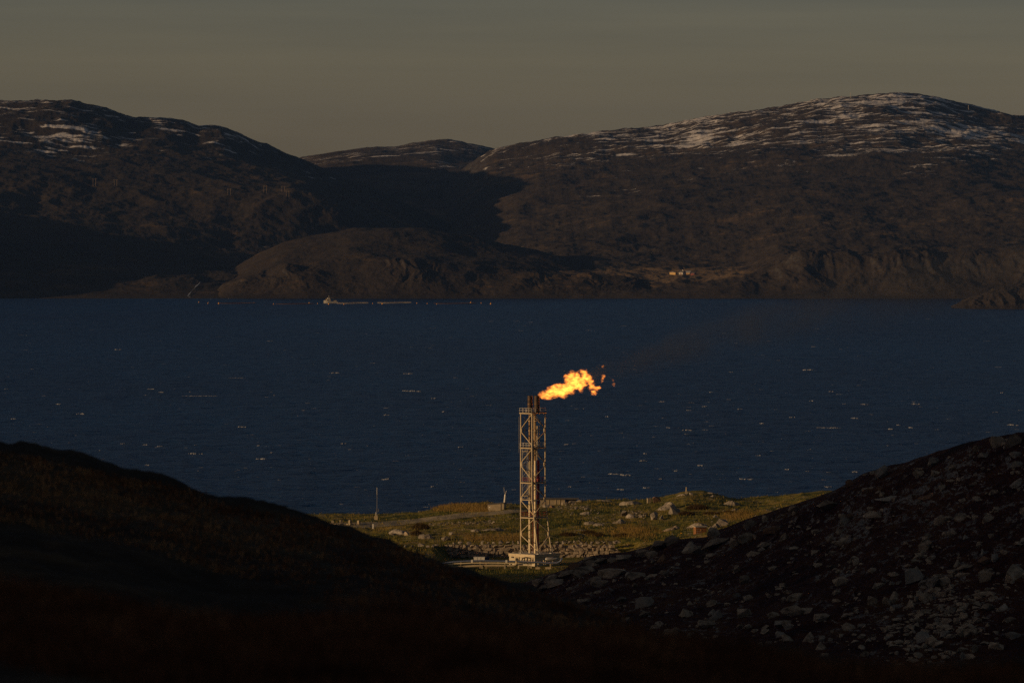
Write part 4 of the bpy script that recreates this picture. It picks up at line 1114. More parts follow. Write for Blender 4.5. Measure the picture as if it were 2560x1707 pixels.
# rubble strips: too many small stones to count
def rubble(name, spots, mat_, surf, smin, smax, seed, lab=None):
    rs = random.Random(seed); V, Fc = [], []
    base = []
    for me in ROCKS:
        base.append((np.array([v.co[:] for v in me.vertices]), [tuple(p.vertices) for p in me.polygons]))
    simple = []
    for i in range(8):      # light stones
        bm = bmesh.new()
        r2 = random.Random(700 + i)
        for j in range(9): bm.verts.new(Vector((r2.gauss(0, 1), r2.gauss(0, 1), r2.gauss(0, 1))).normalized() * 0.5)
        bmesh.ops.convex_hull(bm, input=bm.verts)
        for v in [v for v in bm.verts if not v.link_faces]: bm.verts.remove(v)
        bm.verts.index_update()
        simple.append((np.array([v.co[:] for v in bm.verts]), [tuple(v.index for v in f.verts) for f in bm.faces])); bm.free()
    n = 0
    for px, py in spots:
        q = surf.hit(px, py)
        if q is None: continue
        s = smin + (smax - smin) * rs.random() ** 3.2
        co, fc = simple[rs.randrange(8)]
        a = rs.uniform(0, 6.28); ca_, sa_ = math.cos(a), math.sin(a)
        S = np.array([s * rs.uniform(0.8, 1.5), s * rs.uniform(0.7, 1.2), s * rs.uniform(0.45, 0.85)])
        c = co * S
        c = np.stack([c[:, 0] * ca_ - c[:, 1] * sa_ + q.x, c[:, 0] * sa_ + c[:, 1] * ca_ + q.y, c[:, 2] + q.z + s * 0.03], -1)
        V.append(c); Fc += [tuple(i + n for i in f) for f in fc]; n += len(c)
    me = bpy.data.meshes.new(name); me.from_pydata(np.concatenate(V).tolist(), [], Fc); me.materials.append(mat_)
    o = bpy.data.objects.new(name, me); scene.collection.objects.link(o)
    tag(o, lab, None, None, 'stuff')
rs = random.Random(21)
spots = [(rs.uniform(1072, 1230), 0) for _ in range(330)]
spots = [(x, rs.uniform(1301, 1309) + (1231 - x) * 0.035) for x, _ in spots]
spots += [(rs.gauss(1585, 22), rs.gauss(1285, 4.5)) for _ in range(120)]
spots += [(rs.uniform(1385, 1470), rs.gauss(1268, 3)) for _ in range(150)]
spots += [(rs.uniform(1470, 1540), rs.gauss(1296, 7)) for _ in range(80)]
spots += [(rs.uniform(1340, 1550), rs.gauss(1354, 2)) for _ in range(120)]
spots += [(rs.uniform(1275, 1320), rs.gauss(1294, 4)) for _ in range(60)]
spots += [(rs.uniform(900, 2060), rs.uniform(1262, 1352)) for _ in range(420)]
rubble('rubble', spots, M_rock, SITE, 0.25, 1.2, 31)

# boulders of the dark hillside: centre px/py, width, height, tilt, tint kind, label (None = one of many alike)
def z3(x, y, a, b, *r): return (1560 + 0.425 * x, 1050 + 0.425 * y, 0.425 * a, 0.425 * b, *r)
hb = [
 z3(1330, 372, 62, 40, 0, 2, 'skyline block lowest down the dark hillside, orange sunlight put into its colour'),  # rusty tone stands in for the low sun on this block
 z3(1535, 305, 95, 58, -0.45, 0, 'pointed slab leaning on the skyline of the dark hillside'),
 z3(1435, 413, 62, 28, 0, 2, 'brown rounded boulder just below the skyline blocks'),
 z3(1512, 400, 60, 26, 0, 2, None), z3(1560, 460, 190, 26, 0.03, 0, 'long flat ledge of stone below the leaning slab'),
 z3(1790, 448, 140, 36, 0.03, 2, 'cracked flat brown slab high on the dark hillside'),
 z3(2130, 206, 84, 28, 0, 0, 'flat-topped block near the top of the dark hillside'), z3(2300, 203, 74, 34, 0, 0, 'square block at the right frame edge near the hilltop'),
 z3(2040, 215, 26, 30, 0, 0, None), z3(2312, 260, 62, 34, 0.1, 0, None), z3(2320, 368, 100, 46, 0, 0, None),
 z3(1200, 505, 150, 62, 0, 1, 'broad layered outcrop with steep face at the hillside edge'), z3(1320, 575, 84, 48, 0, 2, 'brown block under the layered outcrop'), z3(1480, 556, 150, 36, 0, 1, 'long low outcrop right of the layered one'),
 z3(830, 582, 40, 42, 0, 1, None), z3(740, 612, 84, 52, 0, 1, None), z3(890, 642, 140, 36, -0.15, 2, 'rust-coloured slab among grey boulders at the hillside foot'),
 z3(725, 692, 115, 58, 0, 1, None), z3(650, 722, 60, 52, 0, 1, None), z3(540, 662, 72, 66, -0.5, 1, 'peaked boulder right beside the brown shed'), z3(540, 732, 170, 58, -0.1, 1, 'long dark slab under the peaked boulder'),
 z3(280, 705, 92, 55, 0, 1, None), z3(200, 742, 115, 58, 0, 1, None), z3(390, 752, 125, 60, 0, 1, None), z3(222, 812, 50, 40, 0, 2, 'reddish round stone at the left foot of the hillside'),
 z3(920, 690, 42, 60, 0.5, 1, None), z3(1130, 656, 62, 30, 0, 1, None), z3(1290, 716, 95, 36, -0.4, 1, None), z3(1800, 680, 62, 30, 0, 1, None), z3(1930, 666, 62, 38, 0, 1, None),
 z3(2022, 440, 13, 46, 0.05, 2, 'narrow upright stone standing like a post on the hillside'),
 z3(2120, 830, 84, 58, 0, 2, None), z3(2180, 812, 46, 50, 0, 0, None), z3(2110, 776, 36, 36, 0, 0, None), z3(2000, 870, 100, 38, 0, 1, None), z3(2130, 912, 92, 80, 0, 1, None), z3(2320, 900, 150, 92, 0, 1, 'largest rounded boulder at the right frame edge'),
 z3(1700, 915, 125, 78, 0, 0, 'pale rounded boulder in the middle of the hillside'), z3(1590, 905, 82, 24, 0, 1, None), z3(1790, 960, 112, 38, -0.1, 0, 'pale slab touching the pale rounded boulder'), z3(2130, 1020, 170, 24, 0.0, 1, 'long thin slab low on the hillside'),
 z3(122, 1075, 102, 64, 0.04, 0, 'isolated pale square block low on the left of the hillside'),
 z3(660, 880, 50, 48, 0, 1, None), z3(710, 940, 62, 50, 0, 1, None), z3(660, 1032, 50, 30, 0, 0, None), z3(730, 1046, 62, 38, 0, 1, None), z3(520, 1130, 62, 30, 0, 0, None),
 z3(1000, 1122, 150, 58, 0, 1, None), z3(1160, 1162, 92, 46, 0, 1, None), z3(930, 1196, 92, 34, 0, 0, None), z3(1400, 1210, 50, 25, 0, 0, None), z3(970, 1282, 82, 44, 0, 1, None), z3(1165, 1286, 40, 36, 0, 0, None), z3(1212, 1290, 30, 24, 0, 0, None),
 z3(1545, 1066, 52, 52, 0, 1, None), z3(1460, 1062, 62, 50, 0, 1, None), z3(1580, 960, 42, 25, 0, 0, None), z3(1780, 1046, 84, 50, -0.2, 1, None), z3(1900, 1256, 72, 46, -0.35, 0, None), z3(1820, 1310, 72, 60, 0, 1, None), z3(1685, 1306, 26, 26, 0, 0, None),
 z3(2230, 1102, 72, 40, 0, 0, None), z3(2140, 1102, 92, 50, 0, 1, None), z3(2280, 1266, 100, 38, 0.1, 0, None), z3(2190, 1332, 92, 46, 0, 1, None), z3(2060, 1342, 50, 48, 0, 1, None), z3(1930, 1116, 40, 36, 0, 0, None), z3(1840, 1180, 30, 50, 0, 0, None),
 z3(2080, 1142, 42, 30, 0, 0, None), z3(1960, 1182, 42, 40, 0, 1, None), z3(2270, 1172, 82, 30, 0, 1, None), z3(1990, 1390, 32, 42, 0, 0, None), z3(1180, 1386, 52, 30, 0, 1, None),
 (1420, 1434, 40, 16, -0.1, 1, None), (1460, 1428, 60, 22, -0.2, 1, 'big grey slab in front of the building shadow'), (1530, 1434, 70, 24, 0.05, 1, 'pale grey slab right of the building shadow'), (1345, 1456, 30, 16, 0, 1, None), (1440, 1416, 46, 16, 0, 2, None), (1478, 1408, 40, 15, 0.1, 1, None), (1505, 1402, 44, 15, -0.1, 1, None), (1408, 1440, 34, 14, 0, 1, None), (1535, 1400, 36, 13, 0, 1, None), (1612, 1385, 54, 20, 0.1, 1, None), (1380, 1448, 34, 20, -0.2, 1, None), (1360, 1470, 36, 14, 0, 1, None), (1500, 1460, 44, 18, 0, 1, None), (1590, 1440, 50, 18, 0, 1, None), (1480, 1400, 44, 16, -0.1, 1, None), (1560, 1395, 40, 16, 0, 1, None),
]
grey = 'grey angular boulder lying in the dark heather of the shaded hillside'
for px, py, w_, h_, tl, kd, lab in hb:
    q = HILL.hit(px, py + h_ * 0.42)
    if q is None: q = P(px, py + h_ * 0.5, float(yc_f(px)) - 1.0)
    k = q.y / F_PX
    boulder(q, w_ * k, h_ * k, w_ * k * 0.75, lab or grey, 'boulders on the shaded hillside', (M_rock, M_rockd, M_rocko)[kd], tl, 0.3, name='bedrock_outcrop' if w_ > 3 * h_ else 'boulder')
rb = random.Random(77); made = 0
while made < 175:
    px = rb.uniform(1380, 2600); lo = float(ip(hill_crest)(px)) + 8
    py = rb.uniform(lo, min(1700, lo + 480))
    q = HILL.hit(px, py)
    if q is None: continue
    w_ = 9 + 36 * rb.random() ** 2.2; k = q.y / F_PX
    boulder(q, w_ * k, w_ * k * rb.uniform(0.4, 0.75), w_ * k * 0.8, grey, 'boulders on the shaded hillside', M_rockd if rb.random() < 0.8 else M_rock, rb.uniform(-.25, .15), 0.45)
    made += 1
sp = []
for _ in range(7000):
    px = rb.uniform(1340, 2640); lo = float(ip(hill_crest)(px))
    py = lo + 3 + 520 * rb.random()
    if fbm(np.array([px / 90.0]), np.array([py / 26.0]), 3)[0] > rb.uniform(0.05, 0.4): sp.append((px, py))
sp += [(rb.gauss(2380, 60), rb.gauss(1520, 45)) for _ in range(420)] + [(rb.gauss(2260, 70), rb.gauss(1590, 34)) for _ in range(200)]
rubble('scree', sp, M_rockd, HILL, 0.22, 3.0, 41)

# ------------------------------------------------------------------ grass, heather, bushes
def mat_blade(name, c0, c1, c2):
    g = G(name)
    p = g.pos()
    n_ = g.math('ADD', g.math('MULTIPLY', g.noise(p, 0.06, 3, 0.6), 0.5), g.math('MULTIPLY', g.noise(p, 1.7, 3, 0.7), 0.5))
    g.principled(g.ramp(n_, [(0.38, c0), (0.5, c1), (0.62, c2)]), 0.9, spec=0.1)
    return g.m
def blades(name, roots, h0, h1, wd, mat_, per, spread, lean, seed):
    rg = np.random.RandomState(seed)
    P0 = np.repeat(np.array(roots), per, axis=0)
    n = len(P0)
    P0 = P0 + np.stack([rg.normal(0, spread, n), rg.normal(0, spread, n), np.full(n, -0.05)], -1)
    hh = rg.uniform(h0, h1, n) * rg.uniform(0.6, 1.2, n)
    a = rg.uniform(0, 2 * np.pi, n); la = rg.uniform(0, 2 * np.pi, n); ln = np.abs(rg.normal(0, lean, n)) * hh
    d = np.stack([np.cos(a), np.sin(a) * 0.4, np.zeros(n)], -1) * (wd * rg.uniform(0.6, 1.4, n))[:, None]
    mid = P0 + np.stack([np.cos(la) * ln * 0.35, np.sin(la) * ln * 0.35, hh * 0.6], -1)
    top = P0 + np.stack([np.cos(la) * ln, np.sin(la) * ln, hh * (1 - 0.1 * rg.rand(n))], -1)
    V = np.stack([P0 - d, P0 + d, mid + d * 0.7, mid - d * 0.7, top], 1).reshape(-1, 3)
    i = np.arange(n) * 5
    me = bpy.data.meshes.new(name)
    me.vertices.add(n * 5); me.vertices.foreach_set('co', V.astype(np.float32).reshape(-1))
    lv = np.stack([i, i + 1, i + 2, i + 3, i + 3, i + 2, i + 4], -1).astype(np.int32).reshape(-1)
    me.loops.add(n * 7); me.loops.foreach_set('vertex_index', lv)
    me.polygons.add(n * 2)
    st = np.stack([np.arange(n) * 7, np.arange(n) * 7 + 4], -1).astype(np.int32).reshape(-1)
    me.polygons.foreach_set('loop_start', st)
    me.update(); me.validate(); me.materials.append(mat_)
    o = bpy.data.objects.new(name, me); scene.collection.objects.link(o)
    return o
def scatter(surf, n, fx, seed):
    rg = random.Random(seed); out = []
    for _ in range(n):
        px, py = fx(rg)
        q = surf.hit(px, py)
        if q is not None: out.append((q.x, q.y, q.z))
    return out
M_dry = mat_blade('dry_grass_blades', (0.08, 0.09, 0.02), (0.20, 0.165, 0.035), (0.30, 0.19, 0.05))
M_tall = mat_blade('tall_dry_grass_blades', (0.13, 0.085, 0.025), (0.21, 0.14, 0.04), (0.30, 0.19, 0.06))
M_moorb = mat_blade('moor_grass_blades', (0.025, 0.012, 0.007), (0.13, 0.055, 0.026), (0.34, 0.20, 0.095))
M_heatherb = mat_blade('heather_sprigs', (0.03, 0.013, 0.009), (0.07, 0.024, 0.013), (0.11, 0.06, 0.024))
M_twig = mat_blade('bush_twigs', (0.035, 0.022, 0.010), (0.065, 0.040, 0.016), (0.10, 0.07, 0.022))
def site_spot(rg):
    while True:
        px, py = rg.uniform(780, 2080), rg.uniform(1235, 1460)
        if 1108 < px < 1480 and 1358 < py < 1420: continue
        return px, py
tag(blades('grass', scatter(SITE, 8000, site_spot, 3), 0.35, 0.9, 0.06, M_dry, 5, 0.45, 0.35, 4), kind='stuff')
def bank(rg): return rg.uniform(1085, 1228), rg.uniform(1262, 1279)
tag(blades('tall_grass', scatter(SITE, 900, bank, 5) + scatter(SITE, 350, lambda r: (r.gauss(1585, 30), r.gauss(1330, 9)), 6) + scatter(SITE, 260, lambda r: (r.gauss(1850, 24), r.gauss(1290, 6)), 8) + scatter(SITE, 300, lambda r: (r.uniform(1160, 1300), r.gauss(1346, 5)), 9), 0.6, 1.35, 0.05, M_tall, 6, 0.5, 0.3, 7), kind='stuff')
def bush(px, py, w_, h_, label, seed):
    q = on_site(px, py); k = q.y / F_PX
    rg = random.Random(seed)
    n = 420
    roots = []
    W, Hh = w_ * k, h_ * k
    for _ in range(n):
        a, r_ = rg.uniform(0, 6.28), math.sqrt(rg.random())
        x, y = math.cos(a) * r_ * W / 2, math.sin(a) * r_ * W / 2.6
        lump = 0.7 + 0.3 * math.sin(x * 3.1 + seed) * math.cos(y * 2.3)
        roots.append((x, y, rg.random() * Hh * 0.62 * (1 - r_ ** 2) * lump))
    o = blades('bush', roots, Hh * 0.25, Hh * 0.45, 0.05, M_twig, 4, 0.15, 0.7, seed)
    o.location = q
    tag(o, label, 'bush')
for i, (px, py, w_, h_, lab) in enumerate([
    (1053, 1322, 42, 26, 'dark leafless bush at the left end of the rubble strip'), (1040, 1338, 26, 22, 'brown bush below the leafless one above the wall'), (1744, 1272, 52, 20, 'wide dark bush in the hollow under the cairn knoll'), (1716, 1286, 40, 14, 'low dark bush beside the rounded pale boulder'),
    (1470, 1334, 40, 16, 'dark green bush in the dip right of the tower'), (1420, 1338, 46, 14, 'low brown bush right behind the tower foot'), (1497, 1340, 30, 16, 'rounded dry bush between tower and brown shed'), (1556, 1340, 40, 13, 'low dry bush at the end of the stone wall'), (1780, 1284, 48, 9, 'flat dark shrub strip across the green slope'), (1820, 1280, 40, 7, 'thin dark shrub right of the flat strip')]):
    bush(px, py, w_, h_, lab, 50 + i)
def hill_spot(rg):
    px = rg.uniform(1340, 2620); lo = float(ip(hill_crest)(px))
    return px, lo + 2 + rg.random() * 520
tag(blades('heather', scatter(HILL, 9000, hill_spot, 12), 0.2, 0.5, 0.05, M_heatherb, 4, 0.4, 0.5, 13), kind='stuff')
def moor_spot(rg):
    u = rg.random()
    if u < 0.4:
        px = rg.uniform(-60, 1600); return px, float(ip(moor_far)(px)) + 20 + 170 * rg.random() ** 1.6
    px = rg.uniform(-60, 2620)
    return px, float(ip(moor_near)(px)) + 1 + rg.random() ** 1.4 * 200
near = scatter(MOOR, 16000, moor_spot, 14)
tag(blades('moor_grass', [p for p in near if p[1] > 60], 0.03, 0.10, 0.012, M_moorb, 6, 0.2, 0.5, 15), kind='stuff')
tag(blades('moor_grass', [p for p in near if p[1] <= 60], 0.05, 0.17, 0.006, M_moorb, 7, 0.06, 0.6, 16), kind='stuff')
# ------------------------------------------------------------------ far shore: farm, pylons, boat, pens, buoys
M_farwhite = mat_plain('white_boards', (0.50, 0.45, 0.36), 0.6, 0, 0.1, 0.5)
M_faryel = mat_plain('ochre_boards', (0.50, 0.30, 0.08), 0.6, 0, 0.1, 0.5)
M_farred = mat_plain('red_boards', (0.26, 0.06, 0.04), 0.6, 0, 0.2, 0.5)
M_farroof = mat_plain('slate_roof', (0.16, 0.14, 0.13), 0.7, 0, 0.2, 0.5)
M_tin = mat_plain('tin_roof', (0.42, 0.40, 0.38), 0.5, 0.2, 0.15, 0.5)
MRS = [o for o in scene.objects if o.name.startswith('mountain')]
def house(px, py, Yq, w_px, h_px, roof_px, wall, roofm, label, depth=8.0, rz=0.0, chimney=False):
    k = Yq / F_PX
    t = thing('house', P(px, py, Yq), label, 'house', 'farm buildings on the far shore', rz)
    W, Hh, Rf = w_px * k, h_px * k, roof_px * k
    MB().box((0, depth / 2, Hh / 2 - 0.6), (W, depth, Hh + 1.2)).build('wall', wall, t)
    mb = MB(); mb.add([(-W / 2 - .3, -.3, Hh), (W / 2 + .3, -.3, Hh), (W / 2 + .3, depth + .3, Hh), (-W / 2 - .3, depth + .3, Hh), (-W / 2 - .3, depth / 2, Hh + Rf), (W / 2 + .3, depth / 2, Hh + Rf)], [(0, 1, 5, 4), (2, 3, 4, 5), (1, 2, 5), (3, 0, 4), (3, 2, 1, 0)])
    rf = mb.build('roof', roofm, t)
    if chimney: MB().box((0.5, depth / 2, Hh + Rf + 0.2), (0.8, 0.8, 1.6)).build('chimney', M_farwhite, rf)
    for q in (-0.25, 0.25): MB().box((q * W, -0.04, Hh * 0.5), (W * 0.16, 0.1, Hh * 0.35)).build('window', M_farroof, t)
    MB().box((0, -0.05, Hh * 0.32), (1.0, 0.1, Hh * 0.64)).build('door', M_farred, t)
MRIGHT = [s for s in SHEETS if s.px[0] == 1060][0]
def far_ground(px, py):
    h = MRIGHT.hit(px, py)
    return h.y if h else 6150.0
for px, py, w_, h_, rf, wl, rm, lab, rz, ch in ((1690, 686, 4.5, 5, 2, M_faryel, M_farroof, 'ochre house, end of the farm row on the far shore terrace', 0.9, False), (1702, 686, 11, 5, 4, M_farwhite, M_farroof, 'white house with chimney in the middle of the far farm', -0.5, True), (1718, 685, 13, 3, 4.5, M_faryel, M_tin, 'low barn with pale tin roof at the far farm', -0.4, False), (1731, 687, 9, 4, 2.5, M_farred, M_farroof, 'small dark red shed at the end of the far farm', -0.3, False)):
    house(px, py, far_ground(px, py) - 2, w_, h_, rf, wl, rm, lab, rz=rz, chimney=ch)

MLEFT = [s for s in SHEETS if s.px[0] == -700][0]
M_pole = mat_plain('pylon_wood', (0.20, 0.15, 0.10), 0.8, 0, 0.2, 0.3)
for i, (px, py, h_) in enumerate(((236, 466, 20), (289, 465, 16), (573, 488, 16), (663, 482, 18), (708, 480, 15), (719, 492, 15))):
    q = MLEFT.hit(px, py)
    if q is None: continue
    k = q.y / F_PX; hh = h_ * k
    t = thing('power_pylon', q, ('first twin-poled power pylon from the left on the left mountain', 'second power pylon from the left on the left mountain', 'third power pylon from the left, standing alone mid slope', 'fourth power pylon from the left on the lit shoulder', 'fifth power pylon, slightly higher of the close pair at the end', 'last power pylon of the line, lower of the close pair')[i], 'pylon', 'power pylons crossing the left mountain')
    for s in (-1.6, 1.6): MB().tube((s, 0, -1), (s, 0, hh), 0.22, 6).build('pole', M_pole, t)
    MB().box((0, 0, hh * 0.9), (6.2, 0.25, 0.3)).build('cross_arm', M_pole, t)
for i, (px, h_, lab) in enumerate(((2028, 10, 'slender mast on the skyline left of the snowy summit'), (2126, 12, 'slender mast on the skyline just left of the rounded snowy summit'), (2421, 11, 'slender mast on the skyline right of the snowy summit'))):
    py = float(ip(right_ridge)(px)) + 3
    q = MRIGHT.hit(px, py) or P(px, py, 8500)
    k = q.y / F_PX
    t = thing('summit_mast', q, lab, 'mast', 'masts on the right mountain skyline')
    MB().tube((0, 0, -3), (0, 0, h_ * k), 0.35, 6, 0.2).build('pole', M_farwhite, t)
    MB().box((0, 0, h_ * k * 0.9), (1.6, 0.3, 0.3)).build('cross_arm', M_farwhite, t)

# waterfall dropping to the inlet
def waterfall():
    m = mat_plain('falling_water', (0.30, 0.32, 0.36), 0.6, 0, 0.1, 0.2)
    pts = [(501, 706), (497, 711), (491, 716), (486, 722), (479, 729), (474, 735), (470, 741), (476, 744), (483, 745)]
    mb = MB(); vs = []
    for i, (px, py) in enumerate(pts):
        q = MLEFT.hit(px, py) or P(px, py, 6100)
        w_ = (0.3, 0.5, 0.9, 0.12, 0.1, 0.8, 0.5, 0.25, 0.2)[i]
        for s in (-1, 0, 1): vs.append((q.x + s * w_, q.y - 1.2 - (0.5 if s == 0 else 0), q.z + 0.5))
    fs = [(i * 3 + j, i * 3 + j + 1, (i + 1) * 3 + j + 1, (i + 1) * 3 + j) for i in range(len(pts) - 1) for j in (0, 1)]
    mb.add(vs, fs)
    tag(mb.build('waterfall', m), 'thin white waterfall running down to the inlet beside the headland', 'waterfall')
waterfall()

# workboat
Yb = 110 * F_PX / (758 - YH); k = Yb / F_PX
t = thing('workboat', P(827, 757.5, Yb), 'pale fish farm workboat with high wheelhouse lying at the pens', 'boat', rz=R(12))
n = 9; vs = []
for i in range(n):
    u = i / (n - 1); x = -7 + 14 * u
    wd = 2.3 * (math.sin(math.pi * (0.12 + 0.85 * (1 - u) ** 0.8 * 1.0)) ** 0.6 if u < 1 else 0.35)
    wd = 0.5 + 1.9 * min(1, 1.5 * math.sin(math.pi * min(1, 0.08 + u * 0.7)))
    sh = 1.5 + 1.2 * (1 - u) ** 2
    vs += [(x, -wd, sh), (x, -wd * 0.8, -0.6), (x, wd * 0.8, -0.6), (x, wd, sh)]
fs = [(i * 4 + j, (i + 1) * 4 + j, (i + 1) * 4 + j + 1, i * 4 + j + 1) for i in range(n - 1) for j in range(3)] + [(i * 4 + 3, (i + 1) * 4 + 3, (i + 1) * 4, i * 4) for i in range(n - 1)] + [(0, 1, 2, 3), (4 * n - 1, 4 * n - 2, 4 * n - 3, 4 * n - 4)]
MB().add(vs, fs).build('hull', M_farwhite, t)
mb = MB(); mb.box((-2.6, 0, 2.7), (4.4, 3.2, 2.4)); wh = mb.build('wheelhouse', M_tan, t)
MB().box((-2.2, 0, 4.6), (2.6, 2.6, 1.5)).build('upper_cabin', M_farwhite, t)
MB().box((-3.6, -1.62, 3.1), (1.6, 0.08, 0.7)).build('window', M_farroof, wh)
MB().tube((-2.0, 0, 5.2), (-2.0, 0, 7.6), 0.14, 6).build('mast', M_farwhite, t)
mb = MB(); mb.tube((2.8, 0, 1.8), (3.0, 0, 4.6), 0.25, 6); mb.tube((3.0, 0, 4.6), (0.4, 0, 5.2), 0.2, 6); mb.build('deck_crane', M_tan, t)
MB().box((4.4, 0, 2.1), (2.6, 2.6, 1.2)).build('deck_house', M_tan, t)

# floating net pens
def pen(px0, px1, py, m, label, hgt):
    Yq = 110 * F_PX / (py - YH); kk = Yq / F_PX
    r_ = (px1 - px0) * kk / 2
    t = thing('fish_pen', P((px0 + px1) / 2, py, Yq), label, 'fish pen', 'floating fish pens in the fjord')
    n = 40; dpt = min(r_, 16.0)
    for nm, z, rr_ in (('float_ring', 0.1, 0.28), ('handrail', hgt, 0.09)):
        mb = MB()
        pts = [Vector((math.cos(2 * math.pi * i / n) * r_, math.sin(2 * math.pi * i / n) * dpt, z)) for i in range(n + 1)]
        for a, b in zip(pts[:-1], pts[1:]): mb.tube(a, b, rr_, 6)
        ob = mb.build(nm, m, t)
    mb = MB()
    for i in range(0, n, 2): mb.tube((math.cos(2 * math.pi * i / n) * r_, math.sin(2 * math.pi * i / n) * dpt, 0), (math.cos(2 * math.pi * i / n) * r_, math.sin(2 * math.pi * i / n) * dpt, hgt), 0.10, 5)
    mb.build('stanchion', m, t)
M_penpale = mat_plain('pale_pipe', (0.25, 0.21, 0.16), 0.6, 0, 0.2, 0.5)
M_penred = mat_plain('dark_red_pipe', (0.05, 0.025, 0.025), 0.6, 0, 0.2, 0.5)
pen(842, 921, 758.5, M_penpale, 'pale ringed fish pen right beside the workboat', 0.9)
pen(944, 1028, 757.5, M_penpale, 'pale ringed fish pen farther from the workboat', 0.9)
pen(548, 640, 758.5, M_penred, 'dark red fish pen farthest left of the workboat', 0.5)
pen(690, 786, 760, M_penred, 'dark red fish pen just left of the workboat', 0.5)
pen(1085, 1190, 759, M_penred, 'dark red fish pen at the right end of the row', 0.5)
# mooring buoys
by = [(497, 756), (520, 759), (547, 759.5), (635, 758), (684, 761), (773, 758), (794, 759.5), (822, 761), (860, 761.5), (932, 759.5), (956, 760.5), (1042, 758.5), (1068, 759.5), (1092, 760.5), (1177, 757.5), (1203, 758.5), (1227, 760.5)]
b0 = None
for i, (px, py) in enumerate(by):
    Yq = 110 * F_PX / (py - YH)
    if b0 is None:
        b0 = thing('buoy', P(px, py, Yq), 'small orange mooring buoy floating in the row round the fish pens', 'buoy', 'mooring buoys of the fish farm')
        mb = MB(); prof = [(0.05, -0.7), (0.6, -0.4), (0.85, 0.1), (0.75, 0.6), (0.35, 1.0), (0.05, 1.1)]
        m_ = 12; vs = []
        for r_, z in prof: vs += [(r_ * math.cos(2 * math.pi * j / m_), r_ * math.sin(2 * math.pi * j / m_), z) for j in range(m_)]
        mb.add(vs, [(a * m_ + j, a * m_ + (j + 1) % m_, (a + 1) * m_ + (j + 1) % m_, (a + 1) * m_ + j) for a in range(5) for j in range(m_)] + [tuple(range(m_)), tuple(range(5 * m_, 6 * m_))])
        mb.build('float', M_yellow, b0, smooth=True)
        MB().tube((0, 0, 1.0), (0, 0, 1.9), 0.1, 6).build('top_post', M_yellow, b0)
        cur = b0
    else:
        cur = b0.copy(); scene.collection.objects.link(cur); cur.location = P(px, py, Yq)
        for ch in b0.children:
            c_ = ch.copy(); scene.collection.objects.link(c_); c_.parent = cur
    s = 1.0 if i in (2, 7, 10, 14, 16) else rr.uniform(0.5, 0.75)
    cur.scale = (s, s, s)

